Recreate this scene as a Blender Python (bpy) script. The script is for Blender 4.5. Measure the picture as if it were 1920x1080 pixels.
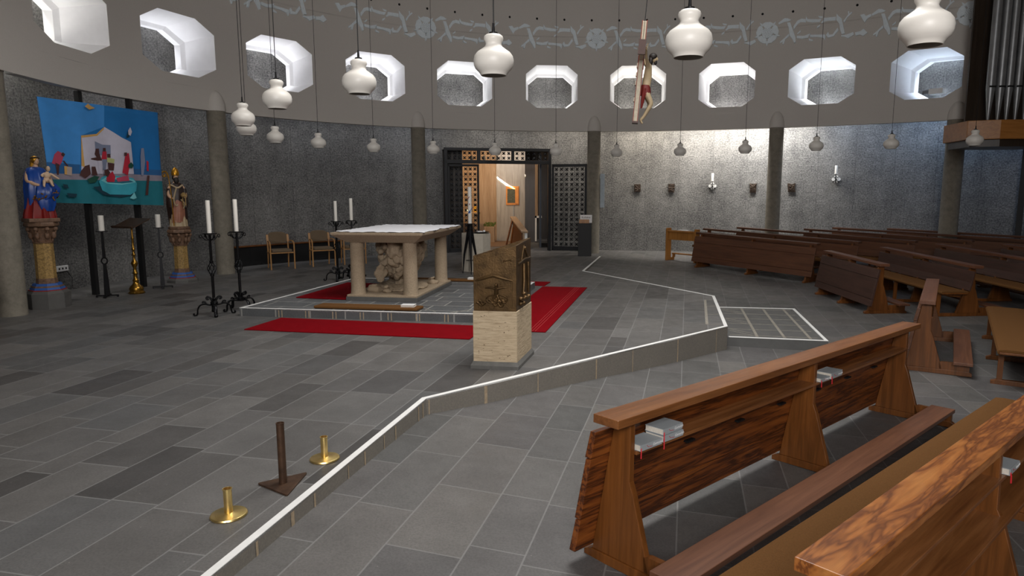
import bpy, bmesh, math, random
import numpy as np
from mathutils import Vector, Matrix, Euler
for _o in list(bpy.data.objects): bpy.data.objects.remove(_o)
SC = bpy.context.scene
COL = SC.collection
PI = math.pi
R = math.radians
# ------------------------------------------------------------------ camera
cam_d = bpy.data.cameras.new('camera'); cam = bpy.data.objects.new('camera', cam_d); COL.objects.link(cam)
cam.location = (0, 0, 1.85)
cam.rotation_euler = (R(90) - math.atan(183/1280), 0, 0)
cam_d.sensor_width = 36; cam_d.lens = 24.0; cam_d.shift_x = -40/1920
cam_d.clip_end = 200; cam_d.clip_start = 0.05
SC.camera = cam
# ------------------------------------------------------------------ world, exposure
SC.view_settings.view_transform = 'Standard'; SC.view_settings.look = 'None'
SC.view_settings.gamma = 1; SC.view_settings.exposure = 0.0; SC.view_settings.use_curve_mapping = False
w = bpy.data.worlds.new('world'); SC.world = w; w.use_nodes = True
w.node_tree.nodes['Background'].inputs[0].default_value = (.75, .85, 1, 1)
w.node_tree.nodes['Background'].inputs[1].default_value = 0.6

def area(name, loc, target, sx, sy, power, col=(1, 1, 1), spread=180):
    l = bpy.data.lights.new(name, 'AREA'); l.shape = 'RECTANGLE'; l.size = sx; l.size_y = sy
    l.energy = power; l.color = col; l.spread = R(spread)
    o = bpy.data.objects.new(name, l); COL.objects.link(o); o.location = loc
    d = Vector(target) - Vector(loc); o.rotation_euler = d.to_track_quat('-Z', 'Y').to_euler()
    return o
# ---- plan of the round room: drum radius by bearing about its centre
CX, CY = 3.2, 10.0
_co = [0.11007, -1.74801, 7.25446, -10.05661, 14.17528]
_t = list(range(38, 181, 6)); _r = [float(np.polyval(_co, math.radians(t))) for t in _t]
_t = [-90, -60, -30, -10, 10, 25] + _t + [190, 205, 225, 252, 270]
_r = [14.5, 14.5, 13.5, 12.5, 11.5, 10.9] + _r + [10.5, 11.3, 13, 14, 14.5]
_g = np.arange(-90, 270.1, 1.0); _v = np.interp(_g, _t, _r)
_k = np.ones(5)/5; _vp = np.concatenate([_v[-3:-1], _v, _v[1:3]]); _v = np.convolve(_vp, _k, 'valid')
def rad(t):
    t = (t + 90) % 360 - 90
    return float(np.interp(t, _g, _v))
def cyl(t, z=0., off=0.):
    r = rad(t) + off
    return Vector((CX + r*math.cos(R(t)), CY + r*math.sin(R(t)), z))
WOFF = 1.1          # outer concrete wall stands this far outside the drum
# ---- daylight: roof lantern, front window; then added hidden lamps between drum and outer wall
SKY = area('roof_lantern_light', (1.6, 7.6, 8.3), (.6, 7.2, 0), 4.5, 4.5, 450, (1.0, .98, .95), 135)
FRONTWIN = area('front_window_light', (-.6, -3.4, 4.4), (.6, 14, 5.2), 4.2, 2.6, 620, (1.0, .97, .95), 130)
SLOT = [(173, 5, (1, .97, .9)), (161, 3.5, (.95, .95, 1)), (149, 3, (.9, .94, 1)), (137, 3.5, (.85, .9, 1)), (125, 5, (.85, .9, 1)),
        (113, 9, (1, .93, .85)), (101, 16, (1, .90, .78)), (89.5, 36, (1, .90, .76)), (79.5, 70, (1, .94, .86)), (70, 90, (1, .97, .93)),
        (58, 9, (.55, .72, 1)), (47, 12, (.42, .64, 1)), (35, 8, (.4, .6, 1))]
for t, p, c in SLOT:
    area('slot_daylight', cyl(t, 3.98, .36), cyl(t, 1.9, 1.1), 1.75, .22, p, c, 140)  # added strips hidden under the funnels, standing in for daylight down the slot
WINS = []
_w = {1: (170.3, 4.75, 2.3, 0), 2: (156.9, 4.6, 2.3, 0), 3: (143.9, 4.35, 2.3, 0), 4: (130.8, 4.15, 2.3, 0), 5: (117.85, 4.1, 2.45, 0), 6: (104.6, 4.0, 2.35, 0),
      7: (91.1, 4.4, 2.6, -.01), 8: (77.2, 4.35, 2.5, -.04), 9: (63.0, 4.8, 2.65, -.08), 10: (48.9, 4.5, 2.4, -.1)}
for k, (t, A, B, dz) in _w.items(): WINS.append((k, t, A, B, dz))
for k, t, A, B, dz in WINS:
    c = {1: (1, .97, .9), 2: (.95, .96, 1), 3: (.97, .97, 1), 4: (.97, .97, 1), 5: (1, 1, 1), 6: (1, .98, .95), 7: (1, .95, .86), 8: (1, .97, .95), 9: (.9, .95, 1), 10: (.7, .83, 1)}[k]
    p = {1: 76, 2: 36, 3: 42, 4: 48, 5: 48, 6: 42, 7: 52, 8: 78, 9: 110, 10: 92}[k]
    o = area('window_daylight', cyl(t, 5.60 + dz, 1.06), cyl(t, 4.75 + dz, .2), 1.4, .2, p*.7, c, 110)  # added lamp hidden above the funnel's rear opening to brighten its inside
    sk = {1: -.36, 2: -.15, 3: -.03, 4: .06, 5: .17, 6: .17, 7: .13, 8: .21, 9: .29, 10: .34}[k]; tt = t-math.degrees(sk/rad(t))
    area('window_slot_light', cyl(tt, 4.13 + dz, .99), cyl(t, 5.1 + dz, .25), 1.25, .10, p*.25, c, 120)  # added lamp hidden below the rear opening, aimed up into the funnel
# ---- the chapel behind the iron screen
area('chapel_spot_light', (-2.6, 23.2, 3.0), (-1.7, 25.3, 1.0), .3, .3, 40, (1, .68, .38))
area('chapel_spot_light', (-1.5, 22.6, 3.1), (-1.3, 25.3, 1.2), .3, .3, 26, (1, .74, .48))
area('chapel_sky_light', (-.9, 24.3, 3.3), (-.8, 25.3, 1.6), .8, .4, 16, (1, .95, .9))
_sb = area('sunbeam_light', (.1, 23.6, 3.4), (-.90, 25.2, 2.03), 1.0, .022, 12, (1, .95, .85), 1)
_d = (Vector((-.90, 25.2, 2.03)) - Vector((.1, 23.6, 3.4))).normalized(); _x = Vector((.94, 0, -.67)); _x = (_x - _d*_x.dot(_d)).normalized(); _y = (-_d).cross(_x)
_sb.rotation_euler = Matrix((_x, _y, -_d)).transposed().to_euler()

# ------------------------------------------------------------------ materials
def srgb(c):
    if isinstance(c, str):
        c = [int(c[i:i+2], 16)/255 for i in (0, 2, 4)]
    return tuple((x/12.92 if x <= .04045 else ((x+.055)/1.055)**2.4) for x in c) + (1,)
class NT:
    def __init__(s, name):
        s.m = bpy.data.materials.new(name); s.m.use_nodes = True; s.t = s.m.node_tree; s.b = s.t.nodes['Principled BSDF']
    def n(s, typ, **k):
        x = s.t.nodes.new(typ)
        for a, v in k.items(): setattr(x, a, v)
        return x
    def l(s, a, b): s.t.links.new(a, b)
    def val(s, sock, v):
        if hasattr(v, 'is_linked') or hasattr(v, 'links'): s.l(v, sock)
        else: sock.default_value = v
    def math(s, op, a, b=0., c=0.):
        x = s.n('ShaderNodeMath', operation=op); s.val(x.inputs[0], a); s.val(x.inputs[1], b)
        if op in ('MULTIPLY_ADD', 'COMPARE'): s.val(x.inputs[2], c)
        return x.outputs[0]
    def ramp(s, fac, stops):
        x = s.n('ShaderNodeValToRGB'); s.l(fac, x.inputs[0]); e = x.color_ramp.elements
        while len(e) < len(stops): e.new(.5)
        for q, (p, c) in zip(e, stops): q.position = p; q.color = srgb(c) if isinstance(c, (str,)) else c
        return x.outputs[0]
    def mix(s, f, a, b, mode='MIX'):
        x = s.n('ShaderNodeMix', data_type='RGBA', blend_type=mode); s.val(x.inputs[0], f); s.val(x.inputs[6], a); s.val(x.inputs[7], b)
        return x.outputs[2]
    def noise(s, vec, scale, detail=4, rough=.6, dist=0):
        x = s.n('ShaderNodeTexNoise'); x.inputs['Scale'].default_value = scale; x.inputs['Detail'].default_value = detail
        x.inputs['Roughness'].default_value = rough; x.inputs['Distortion'].default_value = dist
        if vec is not None: s.l(vec, x.inputs['Vector'])
        return x.outputs[0]
    def coord(s, kind='Object', scale=(1, 1, 1), rot=(0, 0, 0), loc=(0, 0, 0)):
        x = s.n('ShaderNodeTexCoord'); m = s.n('ShaderNodeMapping'); s.l(x.outputs[kind], m.inputs[0])
        m.inputs[1].default_value = loc; m.inputs[2].default_value = rot; m.inputs[3].default_value = scale
        return m.outputs[0]
    def bump(s, h, strength=.3, dist=.01):
        x = s.n('ShaderNodeBump'); x.inputs['Strength'].default_value = strength; x.inputs['Distance'].default_value = dist
        s.l(h, x.inputs['Height']); s.l(x.outputs[0], s.b.inputs['Normal'])
    def set(s, col=None, rough=None, metal=None, **k):
        if col is not None: s.val(s.b.inputs['Base Color'], col)
        if rough is not None: s.val(s.b.inputs['Roughness'], rough)
        if metal is not None: s.b.inputs['Metallic'].default_value = metal
        for a, v in k.items(): s.b.inputs[a.replace('_', ' ')].default_value = v
        return s.m
def plain(name, hexc, rough=.6, metal=0., var=.12, scale=8., bump=.0, spec=None):
    t = NT(name); v = t.coord(); n = t.noise(v, scale)
    c = srgb(hexc); lo = tuple(x*(1-var) for x in c[:3]) + (1,); hi = tuple(min(1, x*(1+var)) for x in c[:3]) + (1,)
    t.set(t.ramp(n, [(.3, lo), (.7, hi)]), rough, metal)
    if bump: t.bump(t.noise(v, scale*6), bump, .01)
    if spec is not None: t.b.inputs['Specular IOR Level'].default_value = spec
    return t.m
def wood(name, c1, c2, c3, axis=0, grain=9., zebra=0., rough=.38):
    t = NT(name); sc = [7., 7., 7.]; sc[axis] = .55
    
    if zebra: sc = [8.5]*3 if zebra > 2 else [15.]*3; sc[axis] = 1.35 if zebra > 2 else 1.1
    v = t.coord(scale=tuple(sc), rot=(0, 0, .10 if zebra else 0)); g = t.noise(v, 1.6, 5 if not zebra else 3, .62, 1.2 if not zebra else .45)
    sc2 = [60., 60., 60.]; sc2[axis] = 2.
    f = t.noise(t.coord(scale=tuple(sc2)), 1., 3, .7)
    col = t.ramp(g, [(.30, c3), (.46, c1), (.56, c2), (.64, c1), (.76, c3)]) if zebra else t.ramp(g, [(.28, c1), (.5, c2), (.75, c3)])
    col = t.mix(.35, col, t.ramp(f, [(.3, (.25, .25, .25, 1)), (.7, (1, 1, 1, 1))]), 'MULTIPLY')
    t.set(col, rough, 0); t.bump(f, .08, .002); return t.m
def slabs(name, ang, rows, length, cols, joint, jw=.010, dirt_and_gap_dark=1.):
    """stone slabs in courses of varying width; every slab its own shade."""
    t = NT(name); v = t.coord('Object', rot=(0, 0, -ang)); sep = t.n('ShaderNodeSeparateXYZ'); t.l(v, sep.inputs[0])
    X, Y = sep.outputs[0], sep.outputs[1]; P = sum(rows)
    yy = t.math('MODULO', t.math('ADD', Y, 1000*P), P); blk = t.math('FLOOR', t.math('DIVIDE', t.math('ADD', Y, 1000*P), P))
    row = None; d = yy; a = 0; idx = None
    dist = t.math('MINIMUM', yy, t.math('SUBTRACT', P, yy))
    for k, h in enumerate(rows[:-1]):
        a += h; g = t.math('GREATER_THAN', yy, a); idx = g if idx is None else t.math('ADD', idx, g)
        dist = t.math('MINIMUM', dist, t.math('ABSOLUTE', t.math('SUBTRACT', yy, a)))
    rid = t.math('ADD', t.math('MULTIPLY', blk, len(rows)), idx)
    wn = t.n('ShaderNodeTexWhiteNoise', noise_dimensions='1D'); t.l(rid, wn.inputs['W'])
    L = t.math('MULTIPLY', t.math('ADD', t.math('MULTIPLY', wn.outputs[0], .7), .65), length)
    u = t.math('DIVIDE', t.math('ADD', X, t.math('MULTIPLY', wn.outputs[0], 37.)), L)
    ui = t.math('FLOOR', u); uf = t.math('SUBTRACT', u, ui)
    du = t.math('MULTIPLY', t.math('MINIMUM', uf, t.math('SUBTRACT', 1., uf)), L)
    dist = t.math('MINIMUM', dist, du)
    cmb = t.n('ShaderNodeCombineXYZ'); t.l(rid, cmb.inputs[0]); t.l(ui, cmb.inputs[1])
    w2 = t.n('ShaderNodeTexWhiteNoise', noise_dimensions='2D'); t.l(cmb.outputs[0], w2.inputs['Vector'])
    col = t.ramp(w2.outputs[0], [(i/max(1, len(cols)-1), c) for i, c in enumerate(cols)])
    o = t.coord('Object'); n1 = t.noise(o, 2.2, 6, .65); n2 = t.noise(o, 70, 3, .7)
    col = t.mix(.55*dirt_and_gap_dark, col, t.ramp(n1, [(.3, (.55, .55, .55, 1)), (.7, (1, 1, 1, 1))]), 'MULTIPLY')
    col = t.mix(.6, col, t.ramp(n2, [(.35, (.6, .6, .6, 1)), (.6, (1, 1, 1, 1))]), 'MULTIPLY')
    j = t.math('LESS_THAN', dist, jw/2)
    vo = t.n('ShaderNodeTexVoronoi'); vo.inputs['Scale'].default_value = 9; t.l(o, vo.inputs['Vector'])
    sp = t.math('LESS_THAN', vo.outputs['Distance'], .035)
    col = t.mix(t.math('MULTIPLY', sp, .45), col, srgb('9a9690'))
    col = t.mix(t.math('MULTIPLY', j, .5), col, srgb(joint))
    t.set(col, t.ramp(t.noise(o, 5, 4), [(.3, (.42, .42, .42, 1)), (.7, (.62, .62, .62, 1))]), 0)
    t.bump(t.mix(.5, n2, n1), .12, .004); return t.m
def concrete(name, dark, mid, light, speck=26., form=True, bump=.6, uv=True):
    t = NT(name); v = t.coord('UV' if uv else 'Object')
    big = t.noise(v, .55, 5, .65); fine = t.noise(v, speck, 4, .8); mid_n = t.noise(v, 4, 5, .7)
    f = t.math('ADD', t.math('MULTIPLY', fine, .62), t.math('ADD', t.math('MULTIPLY', big, .22), t.math('MULTIPLY', mid_n, .16)))
    col = t.ramp(f, [(.38, dark), (.5, mid), (.6, light)])
    if form:
        sep = t.n('ShaderNodeSeparateXYZ'); t.l(v, sep.inputs[0])
        fr = t.math('FRACT', t.math('DIVIDE', sep.outputs[0], 1.02)); ln = t.math('LESS_THAN', fr, .012)
        col = t.mix(t.math('MULTIPLY', ln, .4), col, srgb('1c1c1c'))
        st = t.noise(t.coord('UV', scale=(1, .12, 1)), 2.2, 4, .6)
        col = t.mix(.5, col, t.ramp(st, [(.35, (.6, .6, .6, 1)), (.6, (1, 1, 1, 1))]), 'MULTIPLY')
    t.set(col, .85, 0); t.bump(fine, bump, .02); return t.m

M = {}
FA = R(77.4)
M['chancel'] = slabs('chancel_slabs', FA, [.28, .40, .22, .44, .33], .78, ['5e5e5e', '6e6c6a', '555454', '73716f', '646464', '4c4a49', '6b6967', '605e5c', '696765'], '8d8d8c')
M['nave'] = slabs('nave_slabs', FA, [.38, .45, .33, .45], .82, ['626160', '6c6a68', '5a5a59', '716e6b', '676564', '605e5e'], '8a8a89')
M['platform'] = slabs('platform_tiles', R(-8.5), [.43, .43], .55, ['5d6062', '696b6d', '595b5d', '707173'], 'b5b3ac', .022)
M['riser'] = concrete('riser_stone', '6e6a64', '79746c', '827d74', 60, False, .1, False)
M['ramp'] = plain('ramp_stone', '585857', .6, var=.15, scale=5, bump=.1)
M['white_edge'] = plain('white_edge_paint', 'e8e8e6', .6, var=.05)
M['tape'] = plain('stone_joint_strip', '8f8a80', .7, var=.2, scale=20)
M['joint'] = plain('mortar_joint', 'a8967d', .8, var=.2, scale=30)
M['wall'] = concrete('rough_concrete', '38383a', '737270', '959491')
M['drum'] = plain('drum_plaster', 'c8c3bd', .85, var=.05, scale=90, bump=.25)
M['column'] = concrete('column_concrete', '6f6a60', '7d776b', '857f73', 9, False, .08, False)
M['funnel'] = plain('white_funnel', 'f2f2f4', .6, var=.02)
M['relief'] = plain('relief_plaster', 'e2ecf2', .7, var=.05, scale=20)
M['black'] = plain('black_iron', '1a1a1c', .38, .7, var=.3, scale=40)
M['blackmatte'] = plain('black_matt', '0c0c0e', .6, 0, var=.2)
M['iron'] = plain('dark_gate_iron', '202124', .45, .4, var=.2, scale=20)
M['candle'] = plain('candle_wax', 'e6e2da', .45, var=.03)
M['candle'].node_tree.nodes['Principled BSDF'].inputs['Subsurface Weight'].default_value = .0
M['glass'] = plain('white_lamp_glass', 'dedad3', .42, var=.02)
M['brass'] = plain('polished_brass', 'ffdc94', .33, 1., var=.1, scale=14)
M['oldbrass'] = plain('old_brass', 'a17a35', .32, 1., var=.3, scale=30)
M['rust'] = plain('brown_steel', '4f3a2c', .5, .5, var=.35, scale=14, bump=.1)
M['bronze'] = plain('dark_bronze', '5e482d', .42, .75, var=.4, scale=9, bump=.25)
t = NT('limestone'); v = t.coord(scale=(1, 1, 1)); n = t.noise(t.coord(scale=(3, 3, 26)), 2.2, 5, .7); vo = t.noise(t.coord(scale=(22, 22, 50)), 1.3, 2, .5)
c = t.ramp(n, [(.3, 'a89377'), (.55, 'c9b597'), (.75, 'd3c1a5')]); c = t.mix(t.math('GREATER_THAN', vo, .70), c, srgb('5a4632'))
M['relief_bronze'] = plain('brown_relief_bronze', '41342a', .5, .5, var=.4, scale=14, bump=.2)
M['limestone'] = t.set(c, .8, 0); t.bump(n, .5, .01)
M['stone'] = concrete('altar_stone', '8c7c66', '9f8d76', 'ab9981', 60, False, .25, False)
M['fontstone'] = plain('font_stone', 'b3ab9d', .8, var=.08, scale=14, bump=.1)
M['plinth'] = plain('plinth_basalt', '565553', .6, var=.12)
M['mortar'] = plain('base_mortar', '62615e', .8, var=.15, scale=12, bump=.2)
M['cloth'] = plain('altar_linen', 'e4e5ea', .8, var=.03)
t = NT('red_carpet'); v = t.coord(); n = t.noise(v, 160, 3, .8); n2 = t.noise(v, 6, 3)
M['carpet'] = t.set(t.mix(.3, t.ramp(n, [(.3, '5c0008'), (.7, '860412')]), t.ramp(n2, [(.3, '74000b'), (.7, '900514')])), .95, 0); t.bump(n, .5, .004)
M['carpet'].node_tree.nodes['Principled BSDF'].inputs['Specular IOR Level'].default_value = .08
M['carpet_line'] = plain('carpet_stripe', '9c2a2c', .95)
M['felt'] = plain('brown_felt', '684829', .95, var=.14, scale=150, bump=.3)
M['upholstery'] = plain('taupe_upholstery', '6a5a47', .95, var=.1, scale=120, bump=.2)
M['felt'].node_tree.nodes['Principled BSDF'].inputs['Specular IOR Level'].default_value = .1
M['beech'] = wood('beech_wood', 'a3713f', 'b8864f', 'c29560', 2)
M['oak'] = wood('light_oak', '93602c', 'ab7335', 'bb8445', 2)
M['sapele'] = wood('sapele_rail', '5e351b', '80502b', '98643a', 0, rough=.33)
M['zebra'] = wood('figured_planks', '7a4019', '40200f', '945422', 0, zebra=1.6, rough=.42)
M['figured'] = wood('figured_rail', 'a5652f', '6e3c1a', 'bd7e42', 0, zebra=2.2, rough=.35)
M['brownplank'] = wood('brown_plank_wood', '4a2b1a', '5a3722', '6b442b', 0, rough=.45)
M['kneel'] = wood('kneeler_wood', '5c3826', '6c4530', '7a513a', 0, rough=.42)
M['walnut'] = wood('end_panel_wood', '54300f', '6e4019', '855023', 2, rough=.38)
M['plank'] = wood('front_plank_wood', '3c2a24', '48322b', '543a31', 0, rough=.45)
M['orgwood'] = wood('organ_case_wood', '96602c', 'ab7034', 'ba7f40', 0)
M['pipe'] = plain('tin_pipe', '8e9092', .42, .7, var=.12, scale=5)
M['white'] = plain('white_paper', 'e6e6e6', .6, var=.02)
M['bookgrey'] = plain('grey_book_cover', '9aa0a4', .5, var=.05)
M['pages'] = plain('book_pages', 'cdc6ba', .8, var=.08, scale=80)
M['red'] = plain('red_ribbon', 'c0202c', .6)
M['redcloth'] = plain('red_seat', 'a81018', .9)
M['chapelwall'] = wood('board_marked_wall', '94795e', 'a58a6e', 'b39a80', 2, rough=.8)
M['greywall'] = wood('grey_board_wall', '9a938b', 'aba49c', 'bab3aa', 2, rough=.85)
M['darkwood'] = wood('dark_door_wood', '2a2119', '352a20', '40342a', 2)
M['bluedoor'] = plain('blue_grey_door', '2c3440', .5)
M['chapelfloor'] = plain('chapel_floor', '6e5238', .6, var=.15)
M['plantgreen'] = plain('leaf_green', '5a6a2c', .7, var=.4, scale=30)
M['yellow'] = plain('yellow_wax', 'f0b428', .5)
M['iconpanel'] = plain('icon_wood', 'd0832a', .4, var=.1)
M['iconpaint'] = plain('icon_paint', '4a4a34', .5, var=.6, scale=26)
M['skin'] = plain('painted_skin', 'c8a284', .5, var=.05)
M['palechild'] = plain('painted_child_skin', 'cdb094', .5, var=.05)
M['blue'] = plain('blue_robe_paint', '0e3f8f', .35, var=.15)
M['gold'] = plain('gilding', 'b8862c', .35, .8, var=.25, scale=20)
M['redrobe'] = plain('red_robe_paint', '7d1512', .4, var=.15)
M['loincloth'] = plain('red_loincloth', '6a1a14', .6)
M['brownrobe'] = plain('dark_brown_robe', '2c1c17', .45, var=.2)
M['pinkrobe'] = plain('rose_robe_paint', '9a6650', .5, var=.15)
M['creamrobe'] = plain('cream_robe_paint', 'b09c7c', .5, var=.15)
M['beard'] = plain('dark_hair', '1c1512', .6)
M['goldstone'] = plain('gold_patterned_shaft', '9a7c48', .6, var=.5, scale=38, bump=.4)
M['capstone'] = plain('carved_capital', '6e5340', .6, var=.4, scale=25, bump=.3)
M['bluepaint'] = plain('blue_paint', '2a559c', .6)
M['redpaint'] = plain('red_paint', '8c2622', .6)
M['crossgold'] = plain('cross_pale_gilt', 'b0a590', .5, var=.15, scale=30)
M['crossred'] = plain('cross_red_edge', '7a2c12', .45)
M['crossbrown'] = plain('cross_brown', '3a1c12', .5)
M['greyblue'] = plain('grey_blue_panel', 'a8b4bc', .5)
M['dirt'] = plain('dark_gap', '0a0a0a', .9)  # flat black, the shade inside holes and pipe mouths put in as colour
M['bulb'] = plain('grey_plastic', 'c8ccd0', .4)
BC = dict(paleblue='3f8fd8', midblue='1470b4', sea='265f96', sand='8f8794', teal='14707e', white='c9c6d6', orange='cfa35e', grey='7d86a0', pink='b94560',
          skin='4a2a28', sandbox='b8a69c', red='b82038', yellow='b4b87c', green='0e4a3c', dark='0c3848', cyan='38a4b8', cyanlight='7ccbd4', dark2='1f6a80')
for k, v_ in BC.items(): M['b_'+k] = plain('banner_'+k, v_, .75, var=.06, scale=6)

# ------------------------------------------------------------------ mesh helpers
class MB:
    def __init__(s): s.v = []; s.f = []; s.mi = []; s.cur = 0; s.X = Matrix.Identity(4)
    def add(s, vs, fs, mi=None):
        b = len(s.v); s.v += [tuple(s.X @ Vector(p)) for p in vs]; s.f += [tuple(b+i for i in f) for f in fs]
        s.mi += [s.cur if mi is None else mi]*len(fs); return s
    def box(s, lo, hi, rot=None, piv=None, mi=None):
        x0, y0, z0 = lo; x1, y1, z1 = hi
        vs = [Vector(p) for p in [(x0, y0, z0), (x1, y0, z0), (x1, y1, z0), (x0, y1, z0), (x0, y0, z1), (x1, y0, z1), (x1, y1, z1), (x0, y1, z1)]]
        if rot is not None:
            pv = Vector(piv) if piv else (vs[0]+vs[6])/2; E = Euler(rot).to_matrix(); vs = [E @ (q-pv) + pv for q in vs]
        return s.add(vs, [(0, 3, 2, 1), (4, 5, 6, 7), (0, 1, 5, 4), (1, 2, 6, 5), (2, 3, 7, 6), (3, 0, 4, 7)], mi)
    def prism(s, poly, a, b, axis='z', mi=None):
        """extrude a 2D polygon between a and b along an axis; polygon given in the two other axes"""
        def P(p, h):
            return {'z': (p[0], p[1], h), 'x': (h, p[0], p[1]), 'y': (p[0], h, p[1])}[axis]
        n = len(poly); vs = [P(p, a) for p in poly] + [P(p, b) for p in poly]
        return s.add(vs, [tuple(range(n))[::-1], tuple(range(n, 2*n))] + [(i, (i+1) % n, n+(i+1) % n, n+i) for i in range(n)], mi)
    def lathe(s, prof, c=(0, 0, 0), seg=24, mi=None, sq=None, rot0=0.):
        vs = []; fs = []; n = len(prof)
        for r, z in prof:
            for k in range(seg):
                a = 2*PI*k/seg + rot0; vs.append((c[0]+r*math.cos(a), c[1]+r*math.sin(a), c[2]+z))
        for i in range(n-1):
            for k in range(seg):
                fs.append((i*seg+k, i*seg+(k+1) % seg, (i+1)*seg+(k+1) % seg, (i+1)*seg+k))
        if prof[0][0] > 1e-5: fs.append(tuple(range(seg))[::-1])
        if prof[-1][0] > 1e-5: fs.append(tuple((n-1)*seg+k for k in range(seg)))
        return s.add(vs, fs, mi)
    def tube(s, pts, r, seg=8, mi=None, flat=1.):
        pts = [Vector(p) for p in pts]; n = len(pts); rs = r if isinstance(r, (list, tuple)) else [r]*n
        vs = []; fs = []; up = None
        for i, p in enumerate(pts):
            d = (pts[min(i+1, n-1)] - pts[max(i-1, 0)]).normalized()
            if up is None: up = Vector((0, 0, 1)) if abs(d.z) < .9 else Vector((0, 1, 0))
            a = d.cross(up)
            if a.length < 1e-4: a = d.cross(Vector((1, 0, 0)))
            a.normalize(); b = a.cross(d).normalized(); up = b
            for k in range(seg):
                t_ = 2*PI*k/seg; vs.append(p + a*math.cos(t_)*rs[i] + b*math.sin(t_)*rs[i]*flat)
        for i in range(n-1):
            for k in range(seg): fs.append((i*seg+k, i*seg+(k+1) % seg, (i+1)*seg+(k+1) % seg, (i+1)*seg+k))
        fs.append(tuple(range(seg))[::-1]); fs.append(tuple((n-1)*seg+k for k in range(seg)))
        return s.add(vs, fs, mi)
    def loft(s, secs, seg=32, folds=0, amp=0., ph=0., mi=None):
        """sections (z, cx, cy, rx, ry[, amp]) -> closed body, with soft drapery folds"""
        vs = []; fs = []; n = len(secs)
        for i, q in enumerate(secs):
            z, cx, cy, rx, ry = q[:5]; am = q[5] if len(q) > 5 else amp
            for k in range(seg):
                a = 2*PI*k/seg; g = 1 + am*math.sin(folds*a + ph + z*1.3) + am*.5*math.sin((folds*2+1)*a + 2*ph)
                vs.append((cx+rx*g*math.cos(a), cy+ry*g*math.sin(a), z))
        for i in range(n-1):
            for k in range(seg): fs.append((i*seg+k, i*seg+(k+1) % seg, (i+1)*seg+(k+1) % seg, (i+1)*seg+k))
        fs.append(tuple(range(seg))[::-1]); fs.append(tuple((n-1)*seg+k for k in range(seg)))
        return s.add(vs, fs, mi)
    def ball(s, c, r, seg=14, rings=9, mi=None, rot=None):
        if not isinstance(r, (list, tuple)): r = (r, r, r)
        vs = []; fs = []; E = Euler(rot).to_matrix() if rot else Matrix.Identity(3)
        for i in range(rings+1):
            p = PI*i/rings
            for k in range(seg):
                a = 2*PI*k/seg; q = E @ Vector((r[0]*math.sin(p)*math.cos(a), r[1]*math.sin(p)*math.sin(a), r[2]*math.cos(p))); vs.append(q + Vector(c))
        for i in range(rings):
            for k in range(seg): fs.append((i*seg+k, (i+1)*seg+k, (i+1)*seg+(k+1) % seg, i*seg+(k+1) % seg))
        return s.add(vs, fs, mi)
    def build(s, name, mats, parent=None, smooth=False, bevel=0., loc=None, rz=0.):
        me = bpy.data.meshes.new(name); me.from_pydata(s.v, [], s.f)
        if not isinstance(mats, (list, tuple)): mats = [mats]
        for m in mats: me.materials.append(M[m] if isinstance(m, str) else m)
        for p, i in zip(me.polygons, s.mi): p.material_index = i
        bm = bmesh.new(); bm.from_mesh(me); bmesh.ops.remove_doubles(bm, verts=bm.verts, dist=1e-5)
        bmesh.ops.recalc_face_normals(bm, faces=bm.faces); bm.to_mesh(me); bm.free()
        if smooth:
            for p in me.polygons: p.use_smooth = True
            me.set_sharp_from_angle(angle=R(42))
        o = bpy.data.objects.new(name, me); COL.objects.link(o)
        if parent: o.parent = parent
        if loc: o.location = loc
        if rz: o.rotation_euler = (0, 0, rz)
        if bevel:
            b = o.modifiers.new('bevel', 'BEVEL'); b.width = bevel; b.segments = 2; b.limit_method = 'ANGLE'; b.angle_limit = R(40)
        return o
def tag(o, label=None, cat=None, group=None, kind=None):
    if label: o['label'] = label
    if cat: o['category'] = cat
    if group: o['group'] = group
    if kind: o['kind'] = kind
    return o
def empty(name, loc, rz=0., label=None, cat=None, group=None):
    o = bpy.data.objects.new(name, None); COL.objects.link(o); o.location = loc; o.rotation_euler = (0, 0, rz); o.empty_display_size = .1
    tag(o, label, cat, group); return o
def dup(root, loc=None, rz=None, label=None):
    r = root.copy(); COL.objects.link(r)
    if loc is not None: r.location = loc
    if rz is not None: r.rotation_euler = (0, 0, rz)
    if label: r['label'] = label
    for ch in root.children:
        c = ch.copy(); COL.objects.link(c); c.parent = r
        for g in ch.children:
            d = g.copy(); COL.objects.link(d); d.parent = c
    return r
# ---- nave floor height (it dips towards the chancel step)
_S = [(-1.0, 5.1, -.13), (-.9, 5.9, -.155), (-.7, 6.05, -.165), (-.2, 6.55, -.20), (.35, 7.1, -.225), (1.4, 8.1, -.285), (2.67, 9.21, -.325), (1.5, 16.0, -.07), (1.91, 19.2, -.015), (-1.4, 3.7, -.1),
      (4.2, 17.9, -.13), (6.16, 15.1, -.23), (6.1, 11.8, -.32), (2.05, 4.75, -.29), (3.8, 6.4, -.35), (8.4, 19.3, -.03), (11.1, 15.6, -.12), (11.6, 16.5, -.1), (5.5, 19.6, -.04), (8.8, 12.2, -.28), (10, 13.8, -.2), (7.4, 11.5, -.32),
      (4.7, 8.1, -.36), (6, 10, -.35), (5.2, 7.4, -.37), (.35, 3.45, -.22), (4.4, 11.7, -.34), (13, 10, -.2), (13, 4, -.3), (12, -2, -.25), (4, -3, -.2), (.8, 2.0, -.23), (3.1, 4.1, -.32), (-2.5, -1, -.05), (-3.5, -4, -.04), (0, 22, -.02), (3, 26, -.02), (-3, 12, -.1), (-8, 5, -.1), (-8, 20, -.1), (8, 24, -.02), (16, 20, -.1), (16, -4, -.25)]
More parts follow.
